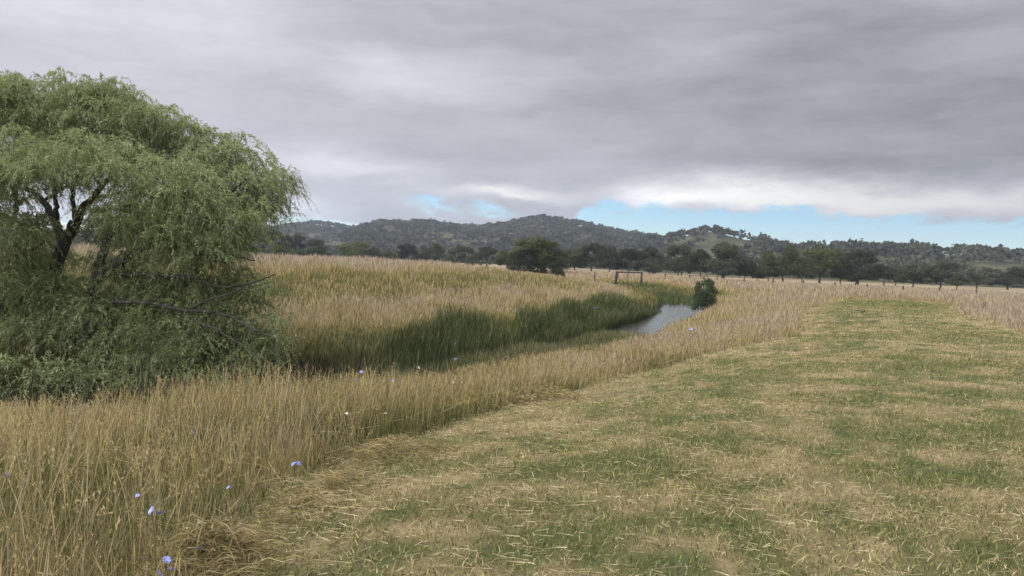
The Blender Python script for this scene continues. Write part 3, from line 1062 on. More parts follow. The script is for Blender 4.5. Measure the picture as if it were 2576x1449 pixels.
LOBES = [
    (10, 300, 125, 0), (5, 250, 90, -0.5), (120, 310, 118, 0.3), (90, 280, 80, -0.6), (210, 300, 105, -0.2), (290, 310, 100, 0.2), (330, 300, 85, -0.6), (385, 370, 95, 0), (100, 420, 130, -0.8), (230, 420, 130, -0.9), (350, 440, 110, -0.9),
    (450, 400, 88, 0.1), (520, 400, 85, -0.4), (470, 480, 100, -0.9), (560, 450, 95, -0.2), (610, 470, 82, -0.6), (640, 505, 75, -0.3), (575, 560, 90, -0.9), (655, 530, 62, -0.6), (690, 515, 42, -0.4),
    (20, 420, 130, -0.9), (10, 500, 70, -1.1), (380, 540, 90, -1), (470, 570, 75, -1.3), (420, 500, 90, 0.5),
    (30, 600, 85, -1), (80, 585, 50, -1.2), (560, 630, 70, -1.6), (620, 610, 55, -1.2), (480, 630, 60, -1.2),
    (60, 720, 95, -0.405), (160, 740, 90, -0.45), (250, 760, 90, -0.495), (330, 720, 78, -0.54), (400, 750, 85, -0.63), (470, 700, 70, -0.675), (530, 740, 75, -0.765), (590, 700, 55, -0.765), (630, 750, 50, -0.855),
    (40, 850, 110, -0.45), (150, 850, 105, -0.54), (260, 860, 105, -0.63), (370, 870, 95, -0.72), (470, 850, 85, -0.765), (550, 860, 70, -0.855), (620, 860, 55, -0.9), (670, 875, 42, -0.945),
    (30, 960, 110, -0.63), (140, 960, 100, -0.72), (250, 960, 95, -0.765), (350, 950, 85, -0.81), (450, 930, 75, -0.9), (540, 930, 62, -0.945), (620, 920, 50, -0.99),
    (-110, 330, 140, 0), (-110, 480, 140, -0.4), (-110, 620, 120, -0.6), (-100, 760, 120, -0.36), (-90, 900, 120, -0.45),
    # rear of the crown
    (60, 340, 130, 2), (200, 360, 130, 2.2), (340, 400, 120, 2), (470, 470, 100, 1.6), (560, 520, 90, 1.4), (60, 760, 110, 1.6), (250, 800, 110, 1.4), (420, 800, 90, 1),
]
LOBES += [(40, 425, 95, -2.3), (170, 410, 100, -2.5), (300, 420, 105, -2.5), (420, 460, 95, -2.3), (520, 500, 85, -2.1), (600, 540, 70, -1.7), (-60, 430, 110, -2.2),
          (350, 560, 80, -1.9), (450, 600, 75, -1.9), (540, 640, 60, -1.9), (270, 540, 50, -1.5), (20, 560, 70, -1.6), (380, 640, 70, -1.2), (290, 660, 55, -.8), (70, 640, 60, -.6), (470, 660, 60, -1.6),
          (600, 800, 70, -1.2), (640, 850, 60, -1.3), (560, 880, 85, -1.2), (640, 910, 55, -1.5), (500, 950, 80, -1.5), (590, 960, 55, -1.6), (400, 970, 85, -1.5), (690, 800, 35, -1.4), (300, 990, 85, -1.5), (120, 1000, 90, -1.4), (20, 1010, 90, -1.3), (30, 945, 75, -2.1), (120, 950, 75, -2.2), (220, 950, 70, -2.1), (320, 945, 70, -2.0), (430, 935, 65, -1.9), (-60, 940, 80, -2.1), (220, 1000, 85, -1.5), (660, 730, 40, -1.2)]


def fronds(lobes, dens, nlf, Lr, mat_name, gap_y=None):
    Ps, Vs = [], []
    for (cx, cy, rp, dz_) in lobes:
        c_ = wpt(cx, cy, dz_)
        r_ = rp * K / FOC * (WD + dz_)
        n_ = int(dens * r_ * r_)
        nsub = 11
        sdir = rand_dir(nsub)
        sdir[:, 2] = sdir[:, 2] * .75 + .15
        scen = c_ + sdir * (rng.uniform(.25, .95, (nsub, 1)) ** .7) * r_ * np.array([1, 1.25, .85])
        srad = r_ * rng.uniform(.24, .42, nsub)
        pk = rng.choice(nsub, n_, p=srad ** 2 / (srad ** 2).sum())
        dr = rand_dir(n_)
        dr[:, 2] = np.abs(dr[:, 2]) * .9 - .15
        rr_ = rng.uniform(.1, 1, (n_, 1)) ** .5
        Ps.append(scen[pk] + dr * rr_ * srad[pk][:, None] * np.array([1, 1.1, .7]))
        v = dr * np.array([1, 1, .7]) + rng.normal(scale=.35, size=(n_, 3)) + np.array([.12, 0, .22])
        Vs.append(unit(v))
    P0, V0 = np.concatenate(Ps), np.concatenate(Vs)
    n_ = len(P0)
    Lf = rng.uniform(Lr[0], Lr[1], n_)
    s_ = np.linspace(.02, 1, nlf)[None, :, None] + rng.uniform(-.02, .02, (n_, nlf, 1))
    Lb = Lf[:, None, None]
    path = P0[:, None] + V0[:, None] * Lb * .62 * s_ + np.array([0, 0, -1.0]) * Lb * .62 * s_ ** 2.2
    tg = unit(V0[:, None] * .62 + np.array([0, 0, -1.0]) * .62 * 2.2 * s_ ** 1.2)
    ax = unit(tg * .7 + rng.normal(scale=.45, size=tg.shape) + np.array([.06, 0, -.25]))
    L = rng.uniform(.075, .125, (n_, nlf)) * (1 - .35 * s_[..., 0])
    C_ = path + ax * L[..., None] * .45
    V, F = leaf_quads(C_.reshape(-1, 3), ax.reshape(-1, 3), L.ravel(), L.ravel() * .20)
    rnd = np.clip(np.repeat(rng.uniform(0, 1, n_), nlf) * .6 + rng.uniform(0, .4, n_ * nlf), 0, 1)
    # twigs
    ts = np.linspace(0, 1, 5)[None, :, None]
    tp = P0[:, None] + V0[:, None] * Lb * .62 * ts + np.array([0, 0, -1.0]) * Lb * .62 * ts ** 2.2
    sd = unit(np.cross(V0, np.array([0, 0, 1.0])))[:, None] * .0035
    TV = np.stack([tp - sd, tp + sd], 2).reshape(-1, 3)
    base_i = (np.arange(n_) * 10)[:, None, None]
    k_ = np.arange(4)[None, :, None] * 2
    TF = (base_i + k_ + np.array([0, 1, 3, 2])[None, None]).reshape(-1, 4)
    return V, F, rnd, TV, TF


LOBES += [(x_, y_, 62, z_) for (x_, y_, z_) in [(5, 232, -.3), (-40, 240, .3), (45, 252, -.5), (105, 232, .2), (165, 228, -.4), (225, 235, .2), (280, 240, -.3), (330, 250, .2), (370, 290, -.4), (415, 325, .1), (470, 345, -.2),
                                                (530, 350, .1), (585, 385, -.3), (635, 420, 0), (672, 455, -.3), (700, 480, -.2)]]
LOBES += [(x_, y_, 95, z_) for (x_, y_, z_) in [(20, 720, .4), (120, 780, .3), (220, 800, 0), (330, 800, -.3), (430, 820, -.6), (520, 820, -1.0), (30, 860, .2), (150, 900, -.2), (280, 910, -.5),
                                                (400, 900, -.8), (500, 900, -1.2), (60, 980, -.4), (200, 990, -.8), (330, 980, -1.0), (60, 660, .8), (330, 700, .4), (450, 740, -.2), (560, 780, -1.2)]]
LOBES += [(x_, y_, 75, z_) for (x_, y_, z_) in [(330, 560, -.4), (420, 610, -.5), (520, 640, -.7), (300, 600, 1.4), (120, 640, 1.6), (560, 590, 0), (0, 540, .5), (450, 540, 1.0)]]
V, F, rnd, TV, TF = fronds(LOBES, 300, 24, (.34, 1.1), '')
above = V.reshape(-1, 4, 3)[:, :, 2].min(1) > WATER_Z - .02
Vq = V.reshape(-1, 4, 3)[above].reshape(-1, 3)
rq = rnd[above]
link('crown', mesh('crown', Vq - B0, [np.arange(len(Vq)).reshape(-1, 4)], {'rnd': np.repeat(rq, 4)}), M_WILLOW, wroot)
lv, lf = join(lparts + [(TV - B0, TF)])
link('branches', mesh('branches', lv, [lf], None, True), M_BARK, wroot)
print('willow leaves', len(rq))
# fresh shoots in front of the trunk
sb = wpt(370, 960, -2.6)
sb[2] = gz(sb[0], sb[1])
sroot = empty('willow_regrowth', sb)
tag(sroot, 'bright yellow green willow regrowth drooping in front of the dark lower willow', 'shrub')
V, F, rnd, TV, TF = fronds([(345, 800, 50, -2.2), (385, 845, 55, -2.3), (420, 890, 55, -2.4), (340, 870, 45, -2.3), (470, 940, 50, -2.6)], 110, 20, (.4, .9), '')
link('crown', mesh('crown', V - sb, [F], {'rnd': np.repeat(rnd, 4)}), M_SHOOT, sroot)
stv, stf = [], []
parts = []
for (tx, ty) in ((345, 790), (380, 830), (425, 880), (330, 860)):
    e = wpt(tx, ty, -2.5)
    parts.append(tube(smooth_path([sb + (0, 0, -.1), sb * .6 + e * .4 + np.array([0, 0, .1]), e], 5) - sb, np.linspace(.02, .006, 11), 6))
v_, f_ = join(parts + [(TV - sb, TF)])
link('stems', mesh('stems', v_, [f_], None, True), M_BARK, sroot)


# ------------------------------------------------------------------ grasses
def blades(P, H, W, lean, segs, dry0, dry1, prof=None, face=None, wind=(.04, -.01)):
    n_ = len(P)
    la = rng.uniform(0, 2 * math.pi, n_)
    fa = rng.uniform(0, 2 * math.pi, n_) if face is None else face
    t = np.linspace(0, 1, segs + 1)
    lv_ = np.stack([np.cos(la) * lean + wind[0], np.sin(la) * lean + wind[1]], 1)
    lm = np.minimum(np.hypot(lv_[:, 0], lv_[:, 1]), 1.3)
    cen = np.empty((n_, segs + 1, 3))
    cen[:, :, 0] = P[:, 0, None] + lv_[:, 0, None] * (H[:, None] * t ** 1.7)
    cen[:, :, 1] = P[:, 1, None] + lv_[:, 1, None] * (H[:, None] * t ** 1.7)
    cen[:, :, 2] = P[:, 2, None] + H[:, None] * (t - .38 * (lm[:, None] ** 2) * t ** 2)
    if prof is None:
        prof = 1 - .75 * t ** 1.5
    sd = np.stack([np.cos(fa), np.sin(fa), np.zeros(n_)], 1)[:, None] * (W[:, None] * .5 * np.asarray(prof)[None])[:, :, None]
    Lf, Rt = cen - sd, cen + sd
    V = np.empty((n_, 2 * segs + 1, 3))
    V[:, 0:2 * segs:2] = Lf[:, :segs]
    V[:, 1:2 * segs:2] = Rt[:, :segs]
    V[:, 2 * segs] = cen[:, segs]
    nv = 2 * segs + 1
    off = (np.arange(n_) * nv)[:, None]
    Q = np.concatenate([off + np.array([2 * k_, 2 * k_ + 1, 2 * k_ + 3, 2 * k_ + 2]) for k_ in range(segs - 1)], 0) if segs > 1 else np.zeros((0, 4), int)
    T = off + np.array([2 * segs - 2, 2 * segs - 1, 2 * segs])
    tv = np.repeat(t[:segs], 2)
    tv = np.append(tv, 1.0)
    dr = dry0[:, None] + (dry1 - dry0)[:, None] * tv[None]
    rn = np.repeat(rng.uniform(0, 1, n_), nv)
    return V.reshape(-1, 3), Q, T, np.clip(dr, 0, 1).ravel(), rn


class Field:
    def __init__(self):
        self.V, self.Q, self.T, self.d, self.r, self.n = [], [], [], [], [], 0

    def add(self, res):
        V, Q, T, d_, r_ = res
        self.V.append(V)
        self.Q.append(Q + self.n)
        self.T.append(T + self.n)
        self.d.append(d_)
        self.r.append(r_)
        self.n += len(V)

    def build(self, name, mat, label):
        Q = np.concatenate(self.Q)
        T = np.concatenate(self.T)
        me_ = mesh(name, np.concatenate(self.V), ([Q] if len(Q) else []) + [T], {'dry': np.concatenate(self.d), 'rnd': np.concatenate(self.r)})
        print(name, len(Q), len(T))
        return tag(link(name, me_, mat), label, kind='stuff')


HALF = 42.0


def sector(r0_, r1_, n_, half=HALF):
    a = np.radians(rng.uniform(-half, half, n_))
    r_ = np.sqrt(rng.uniform(r0_ * r0_, r1_ * r1_, n_))
    return np.sin(a) * r_, np.cos(a) * r_, r_


def sarea(r0_, r1_):
    return math.radians(HALF) * (r1_ * r1_ - r0_ * r0_)


# mown strip
F_ = Field()
for (r0_, r1_, dens) in [(1.5, 4.5, 2600), (4.5, 7, 3000), (7, 11, 1900), (11, 18, 900), (18, 30, 380), (30, 56, 160)]:
    x, y, r_ = sector(r0_, r1_, int(sarea(r0_, r1_) * dens))
    sd_ = mown_sd(x, y)
    k_ = sd_ < .12
    x, y, r_ = x[k_], y[k_], r_[k_]
    md = mown_dry(x, y)
    n_ = len(x)
    # cover is thin where the ground is bare
    bare = fbm(x * .8, y * 1.3, 91, 3)
    k_ = rng.uniform(0, 1, n_) < np.clip(1.25 - 2.2 * np.clip(bare - .60, 0, 1) * 3, .6, 1)
    x, y, r_, md = x[k_], y[k_], r_[k_], md[k_]
    n_ = len(x)
    P = np.stack([x, y, ground_z(x, y) - .004], 1)
    straw = rng.uniform(0, 1, n_) < (.12 + .72 * md)
    dr = np.where(straw, rng.uniform(.45, 1.0, n_), rng.uniform(.0, .48, n_))
    H = np.where(straw, rng.uniform(.02, .058, n_), rng.uniform(.025, .062, n_)) * (1 + .25 * rng.normal(size=n_)).clip(.5, 1.7)
    lean = np.where(straw, rng.uniform(.5, 1.3, n_), rng.uniform(.3, 1.1, n_))
    W = np.maximum(.0058, r_ * .00062) * rng.uniform(.5, 1.5, n_)
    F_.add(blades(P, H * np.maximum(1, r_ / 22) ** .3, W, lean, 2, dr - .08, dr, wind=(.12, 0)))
# clippings lying on it
for (r0_, r1_, dens) in [(2, 6, 1100), (6, 12, 600), (12, 26, 130), (26, 52, 25)]:
    x, y, r_ = sector(r0_, r1_, int(sarea(r0_, r1_) * dens))
    sd_ = mown_sd(x, y)
    row = .55 + .9 * np.exp(-((sd_ + .45) / .28) ** 2) + 1.0 * np.exp(-((sd_ + 1.7) / .22) ** 2) + .7 * np.exp(-((sd_ + 3.0) / .25) ** 2)
    k_ = (sd_ < .05) & (rng.uniform(0, 1, len(x)) < row * .55 * (.2 + 1.3 * mown_dry(x, y)))
    x, y, r_ = x[k_], y[k_], r_[k_]
    n_ = len(x)
    P = np.stack([x, y, ground_z(x, y) + rng.uniform(.012, .06, n_)], 1)
    L = rng.uniform(.03, .11, n_) + (rng.uniform(0, 1, n_) < .06) * .1
    a = rng.uniform(0, 2 * math.pi, n_)
    dirv = np.stack([np.cos(a), np.sin(a) * .6, rng.uniform(-.12, .16, n_)], 1)
    W = np.maximum(.0036, r_ * .0005) * rng.uniform(.6, 1.4, n_)
    sdv = unit(np.cross(dirv, np.array([0, 0, 1.0]))) * W[:, None] / 2 + np.array([0, 0, .001])
    V = np.stack([P - sdv, P + sdv, P + dirv * L[:, None] + sdv * .4, P + dirv * L[:, None] - sdv * .4], 1).reshape(-1, 3)
    Q = np.arange(n_ * 4).reshape(-1, 4)
    dr = np.repeat(rng.uniform(.5, 1.0, n_), 4)
    F_.add((V, Q, np.zeros((0, 3), int), dr, np.repeat(rng.uniform(0, .9, n_) ** 1.2, 4)))
F_.build('mown_grass', M_MOWN, 'short mown grass, green patches mixed with straw coloured clippings')


# long grass
def tall_height(x, y, s, sg, sd_, r_):
    h_ = np.where(sg > 0, .43, np.interp(r_, [0, 5, 8, 13, 20, 30, 60], [.66, .62, .60, .53, .42, .46, .50]))
    h_ = h_ * (.45 + 1.1 * fbm(x * .7, y * .7, 51, 3))
    h_ = h_ * np.where(sg > 0, 1.0, np.interp(s, [1.7, 4, 8], [.5, .7, 1]) + .28 * sstep(27, 33, y) * sstep(8, 4, s))
    # shorter and trampled right at the mown edge
    h_ = h_ * np.interp(sd_, [0, .3, .9], [.36, .75, 1])
    return h_


STEM_PROF5 = [.75, .7, .6, .55, 1.5, .0]
F_ = Field()
for (r0_, r1_, ds, dl) in [(1.7, 4.5, 240, 1250), (4.5, 8, 270, 900), (8, 13, 260, 380), (13, 20, 200, 150), (20, 32, 110, 85), (32, 50, 62, 46), (50, 80, 30, 20), (80, 130, 14, 9), (130, 190, 6, 3)]:
    A_ = sarea(r0_, r1_)
    for typ, dens in (('stem', ds), ('leaf', dl)):
        x, y, r_ = sector(r0_, r1_, int(A_ * dens))
        sd_ = mown_sd(x, y)
        s, sg, _n = creek_dist(x, y)
        k_ = (sd_ > .03) & (s > HW + .15)
        if r0_ >= 80:
            k_ &= r_ < np.maximum(fence_dist_at(x, y) + 8, 180)
        x, y, r_, sd_, s, sg = x[k_], y[k_], r_[k_], sd_[k_], s[k_], sg[k_]
        n_ = len(x)
        P = np.stack([x, y, ground_z(x, y) - .01], 1)
        td = tall_dry(x, y, s, sg)
        Hh = tall_height(x, y, s, sg, sd_, r_)
        wide = np.maximum(.0030, r_ * .00062)
        if typ == 'stem':
            k_ = rng.uniform(0, 1, n_) < np.clip(.35 + .8 * td, 0, 1)
            x, y, r_, P, td, Hh, wide, sgk = x[k_], y[k_], r_[k_], P[k_], td[k_], Hh[k_], wide[k_], sg[k_]
            n_ = len(x)
            H = Hh * rng.uniform(.6, 1.4, n_)
            d1 = np.clip(td + np.where(sgk > 0, rng.uniform(-.05, .3, n_), rng.uniform(-.12, .16, n_)), .3, 1)
            lean = np.abs(rng.normal(scale=.24, size=n_)) + (rng.uniform(0, 1, n_) < .10) * rng.uniform(.3, 1.0, n_)
            sg5 = 5 if r0_ < 30 else 3
            prof = STEM_PROF5 if sg5 == 5 else [.8, .7, 1.2, 0]
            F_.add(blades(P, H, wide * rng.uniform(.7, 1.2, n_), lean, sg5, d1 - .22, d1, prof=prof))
        else:
            H = Hh * rng.uniform(.35, .85, n_)
            d0 = np.clip(td - np.where((sg < 0) & (r_ < 25), rng.uniform(.2, .6, n_), rng.uniform(.05, .42, n_)), 0, 1)
            lean = rng.uniform(.1, .7, n_)
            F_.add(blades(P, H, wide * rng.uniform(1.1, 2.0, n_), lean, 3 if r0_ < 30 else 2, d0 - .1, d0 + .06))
for (r0_, r1_, dens) in [(1.8, 5, 110), (5, 9, 85), (9, 15, 40), (15, 24, 14)]:
    x, y, r_ = sector(r0_, r1_, int(sarea(r0_, r1_) * dens))
    sd_ = mown_sd(x, y)
    s, sg, _n = creek_dist(x, y)
    k_ = (sd_ > .1) & (s > HW + .3) & (sg < 0)
    x, y, r_, s, sg, sd_ = x[k_], y[k_], r_[k_], s[k_], sg[k_], sd_[k_]
    n_ = len(x)
    H = tall_height(x, y, s, sg, sd_, r_) * rng.uniform(1.0, 1.5, n_)
    P = np.stack([x, y, ground_z(x, y)], 1)
    lean = np.abs(rng.normal(scale=.22, size=n_))
    la = rng.uniform(0, 6.283, n_)
    d1 = rng.uniform(.5, .8, n_)
    W = np.maximum(.0024, r_ * .0005)
    # stem with a fixed bend so that the panicle sits on its tip
    t = np.linspace(0, 1, 6)
    cen = np.stack([P[:, 0, None] + np.cos(la)[:, None] * (lean * H)[:, None] * t ** 2, P[:, 1, None] + np.sin(la)[:, None] * (lean * H)[:, None] * t ** 2, P[:, 2, None] + H[:, None] * (t - .1 * t ** 3)], -1)
    fa = rng.uniform(0, 6.283, n_)
    sdv = np.stack([np.cos(fa), np.sin(fa), np.zeros(n_)], 1)[:, None] * (W / 2)[:, None, None]
    V = np.stack([cen - sdv, cen + sdv], 2).reshape(-1, 3)
    Q = ((np.arange(n_) * 12)[:, None, None] + (np.arange(5) * 2)[None, :, None] + np.array([0, 1, 3, 2])).reshape(-1, 4)
    F_.add((V, Q, np.zeros((0, 3), int), np.repeat(d1, 12), np.repeat(rng.uniform(0, 1, n_), 12)))
    ns = 9
    tt = rng.uniform(.78, 1.0, (n_, ns))
    c_ = np.stack([P[:, 0, None] + (np.cos(la) * lean * H)[:, None] * tt ** 2, P[:, 1, None] + (np.sin(la) * lean * H)[:, None] * tt ** 2, P[:, 2, None] + H[:, None] * (tt - .1 * tt ** 3)], -1)
    tight = rng.uniform(.004, .022, n_)[:, None, None]
    c_ = c_ + rng.normal(size=c_.shape) * tight * np.array([1, 1, .3])
    ax = unit(rng.normal(size=c_.shape) * .45 + np.array([0, 0, 1.0]))
    L = np.repeat(rng.uniform(.012, .028, n_) * np.maximum(1, r_ / 9), ns)
    V, Q = leaf_quads(c_.reshape(-1, 3), ax.reshape(-1, 3), L, L * .32)
    F_.add((V, Q, np.zeros((0, 3), int), np.repeat(np.repeat(d1, ns) + rng.uniform(-.1, .1, n_ * ns), 4).clip(0, 1), np.repeat(rng.uniform(0, 1, n_ * ns), 4)))
    # broken and flattened stalks
    n2_ = n_
    k_ = rng.integers(0, max(1, n_), n2_)
    P2 = P[k_] + np.stack([rng.normal(scale=.2, size=n2_), rng.normal(scale=.2, size=n2_), rng.uniform(.02, .5, n2_) * H[k_]], 1)
    a = rng.uniform(0, 6.283, n2_)
    dv = np.stack([np.cos(a), np.sin(a), rng.normal(.1, .55, n2_)], 1)
    L = rng.uniform(.12, .45, n2_)
    sdv = unit(np.cross(dv, rand_dir(n2_))) * (W[k_] * .6)[:, None]
    V = np.stack([P2 - sdv, P2 + sdv, P2 + dv * L[:, None] + sdv * .5, P2 + dv * L[:, None] - sdv * .5], 1).reshape(-1, 3)
    F_.add((V, np.arange(n2_ * 4).reshape(-1, 4), np.zeros((0, 3), int), np.repeat(rng.uniform(.35, .9, n2_), 4), np.repeat(rng.uniform(0, 1, n2_), 4)))
F_.build('tall_grass', M_TALL, 'long dry straw coloured grass with seed heads on the creek banks')

# reeds
F_ = Field()
n_ = 90000
ty = rng.uniform(11.5, 50, n_)
cxs = np.interp(ty, CREEK[:, 1], CREEK[:, 0])
x = cxs + rng.uniform(-4.5, 2.5, n_)
y = ty + rng.uniform(-.5, .5, n_)
s, sg, ny = creek_dist(x, y)
cl_n = fbm(x * .35, y * .35, 95, 3)
inner = np.interp(ny, [12, 20, 28.5, 32, 40, 46, 60], [-2.1, -2.1, -2.0, .9, 1.0, 1.1, 1.3])
outer = np.interp(ny, [16, 18.5, 20, 23.5, 24.7, 26, 28, 38, 44, 48, 55, 63], [1.9, 2.2, 3.1, 3.1, 2.2, 2.1, 3.0, 3.3, 2.9, 2.2, 2.0, 2.0])
sl = s * sg
k_ = (sl > inner) & (sl < outer + (cl_n - .5) * 1.5)
k_ &= rng.uniform(0, 1, n_) < np.interp(ny, [11, 16, 17.5, 18.3, 19.2, 23.6, 24.5, 26, 27.5, 44, 47, 63], [.3, .3, .3, .35, .9, .9, .4, .45, 1, 1, .15, .02])
x, y, s, ny, cl_n, sl = x[k_], y[k_], s[k_], ny[k_], cl_n[k_], sl[k_]
n_ = len(x)
P = np.stack([x, y, np.maximum(ground_z(x, y), WATER_Z - .1)], 1)
H = np.interp(ny, [16, 18, 20, 23.4, 25, 28, 42, 46, 63], [.5, .65, .95, .9, .6, .85, .9, .55, .5]) * rng.uniform(.55, 1.15, n_) * (.45 + 1.1 * cl_n)
r_ = np.hypot(x, y)
d0 = np.clip(rng.normal(.34, .22, n_) + (rng.uniform(0, 1, n_) < .10) * .45 + (cl_n - .5) * .5, 0, 1)
H = H * np.where(sl < .7, .55, 1.0) * np.interp(ny, [36, 44], [1.0, .78])
d0 = np.clip(d0 + .30 * (sl < .7) + np.interp(ny, [11, 18, 19.5], [.3, .25, 0]), 0, 1)
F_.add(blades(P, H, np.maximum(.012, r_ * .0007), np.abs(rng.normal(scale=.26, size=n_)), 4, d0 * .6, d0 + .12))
# greener rushes further up the creek
n_ = 2600
x = rng.uniform(9, 17, n_)
y = rng.uniform(60, 80, n_)
s, sg, ny = creek_dist(x, y)
k_ = (s < 2.6) & (rng.uniform(0, 1, n_) < .8)
x, y = x[k_], y[k_]
n_ = len(x)
P = np.stack([x, y, np.maximum(ground_z(x, y), WATER_Z)], 1)
F_.add(blades(P, rng.uniform(.3, .7, n_), np.full(n_, .06), np.abs(rng.normal(scale=.3, size=n_)), 3, rng.uniform(.2, .6, n_), rng.uniform(.4, .75, n_)))
F_.build('reeds', M_REED, 'dense dark green reeds standing along the far side of the creek')

# heap of cut hay at the edge of the mown strip
F_ = Field()
hx, hy = at_z(560, 1375, .08)
for (cx_, cy_, sxx, syy, hh, n_) in [(hx - .08, hy, .16, .17, .20, 2400), (hx - .08, hy - .36, .2, .14, .12, 1400), (hx + .12, hy + 1.1, .10, .35, .07, 700), (*at_z(830, 1180, .05), .15, .4, .08, 800), (*at_z(985, 1075, .05), .28, .3, .2, 1300), (*at_z(1350, 912, .05), .45, .4, .28, 1500)]:
    gx_, gy_ = rng.normal(size=n_), rng.normal(size=n_)
    x, y = cx_ + gx_ * sxx, cy_ + gy_ * syy
    zz = hh * np.exp(-(gx_ ** 2 + gy_ ** 2) * .55) * rng.uniform(.25, 1.0, n_) + .01
    P = np.stack([x, y, ground_z(x, y) + zz], 1)
    a = rng.uniform(0, 6.283, n_)
    L = rng.uniform(.06, .22, n_)
    dv = np.stack([np.cos(a), np.sin(a), rng.normal(-.05, .22, n_)], 1)
    W = rng.uniform(.003, .006, n_) * max(1, math.hypot(cx_, cy_) / 6)
    sdv = unit(np.cross(dv, rand_dir(n_))) * W[:, None] / 2
    mid = P + dv * L[:, None] * .5 + np.array([0, 0, .015])
    end = P + dv * L[:, None] - np.array([0, 0, .03]) * L[:, None] / .2
    V = np.stack([P - sdv, P + sdv, mid - sdv, mid + sdv, end - sdv * .3, end + sdv * .3], 1).reshape(-1, 3)
    o_ = (np.arange(n_) * 6)[:, None]
    Q = np.concatenate([o_ + np.array([0, 1, 3, 2]), o_ + np.array([2, 3, 5, 4])])
    F_.add((V, Q, np.zeros((0, 3), int), np.repeat(np.clip(rng.normal(.56, .16, n_), .2, 1), 6), np.repeat(rng.uniform(0, 1, n_) ** 1.3, 6)))
F_.build('cut_hay', M_TALL, 'raked heaps of cut brown hay along the edge of the mown strip')

# ------------------------------------------------------------------ flowers
m, q = new_mat('chicory_petal')
oi = q.n('ShaderNodeObjectInfo')
p = q.n('ShaderNodeBsdfDiffuse')
q.put(p.inputs[0], q.mix(oi.outputs['Random'], (.30, .34, .72), (.42, .44, .78)))
o = q.n('ShaderNodeOutputMaterial')
q.t.links.new(p.outputs[0], o.inputs[0])
M_BLUE = m
m, q = new_mat('daisy_petal')
g = q.n('ShaderNodeTexCoord')
p = q.n('ShaderNodeBsdfDiffuse')
q.put(p.inputs[0], q.mix(q.noise(g.outputs['Object'], 40.0), (.70, .68, .60), (.82, .80, .74)))
o = q.n('ShaderNodeOutputMaterial')
q.t.links.new(p.outputs[0], o.inputs[0])
M_WHITE = m
m, q = new_mat('flower_stem')
g = q.n('ShaderNodeTexCoord')
p = q.n('ShaderNodeBsdfDiffuse')
q.put(p.inputs[0], q.mix(q.noise(g.outputs['Object'], 12.0), (.09, .10, .035), (.20, .17, .07)))
o = q.n('ShaderNodeOutputMaterial')
q.t.links.new(p.outputs[0], o.inputs[0])
M_STEM = m


def flower_head(n_pet, rad, w, seed, double=True):
    r0 = np.random.default_rng(seed)
    V, F = [], []
    for ring, (k_, rr_, up) in enumerate([(n_pet, rad, .25)] + ([(n_pet - 4, rad * .72, .55)] if double else [])):
        for i in range(k_):
            a = 2 * math.pi * (i + .4 * ring) / k_ + r0.uniform(-.08, .08)
            L = rr_ * r0.uniform(.88, 1.08)
            c, s = math.cos(a), math.sin(a)
            px, py = -s * w / 2, c * w / 2
            z0, z1, z2 = .0 + .002 * ring, L * up * .7, L * up + r0.uniform(-.003, .003)
            o_ = len(V)
            V += [(px * .35, py * .35, z0), (-px * .35, -py * .35, z0), (c * L * .6 - px, s * L * .6 - py, z1), (c * L * .6 + px, s * L * .6 + py, z1),
                  (c * L - px * .85, s * L - py * .85, z2), (c * L + px * .85, s * L + py * .85, z2)]
            F += [(o_, o_ + 1, o_ + 2, o_ + 3), (o_ + 3, o_ + 2, o_ + 4, o_ + 5)]
    return mesh('flower', np.array(V), [np.array(F)])


HEADS = [flower_head(15, .021, .008, 40 + i) for i in range(3)]
for h_ in HEADS:
    h_.materials.append(M_BLUE)
WHEADS = [flower_head(14, .012, .005, 50 + i, False) for i in range(2)]
for h_ in WHEADS:
    h_.materials.append(M_WHITE)


def flower_plant(name, heads, xd_, yd_, d_, label, cat, group, scale=1.0, extra=0):
    scale *= .78
    tip = at_d(xd_, yd_, d_)
    bx, by = tip[0] + random.uniform(-.08, .08), tip[1] + random.uniform(-.04, .10)
    bz = gz(bx, by)
    root = empty(name, (bx, by, bz))
    tag(root, label, cat, group)
    B = np.array([bx, by, bz])
    tl = tip - B
    parts = [tube(smooth_path([(0, 0, -.02), tl * .5 + np.array([.02, .01, 0]), tl], 4), np.linspace(.0028, .0016, 9) * max(1, d_ / 7), 5)]
    hp = [(tl, scale)]
    for e in range(extra):
        t2 = tl + np.array([random.uniform(-.05, .06), random.uniform(-.03, .03), random.uniform(-.06, .01)])
        parts.append(tube([tl * .8, (tl * .8 + t2) / 2 + np.array([.006, 0, 0]), t2], [.0018, .0016, .0014], 5))
        hp.append((t2, scale * random.uniform(.75, 1.0)))
    for e in range(6):          # side twigs with buds, and small leaves
        f0 = random.uniform(.25, .92)
        p0 = tl * f0
        a0 = random.uniform(0, 6.28)
        ln = random.uniform(.03, .09)
        p1 = p0 + np.array([math.cos(a0) * ln, math.sin(a0) * ln, ln * random.uniform(.4, 1.2)])
        th_ = max(1, d_ / 7)
        parts.append(tube([p0, (p0 + p1) / 2 + np.array([0, 0, -.004]), p1 * .93 + p0 * .07, p1], np.array([.0012, .0011, .0030, .0012]) * th_, 5))
    v_, f_ = join(parts)
    link('stem', mesh('stem', v_, [f_], None, True), M_STEM, root)
    for (t_, sc) in hp:
        h_ = link('flower', random.choice(heads), None, root)
        h_.location = tuple(t_)
        h_.scale = (sc,) * 3
        h_.rotation_euler = (random.uniform(.3, 1.1), random.uniform(-.7, .7), random.uniform(0, 6))
    return root


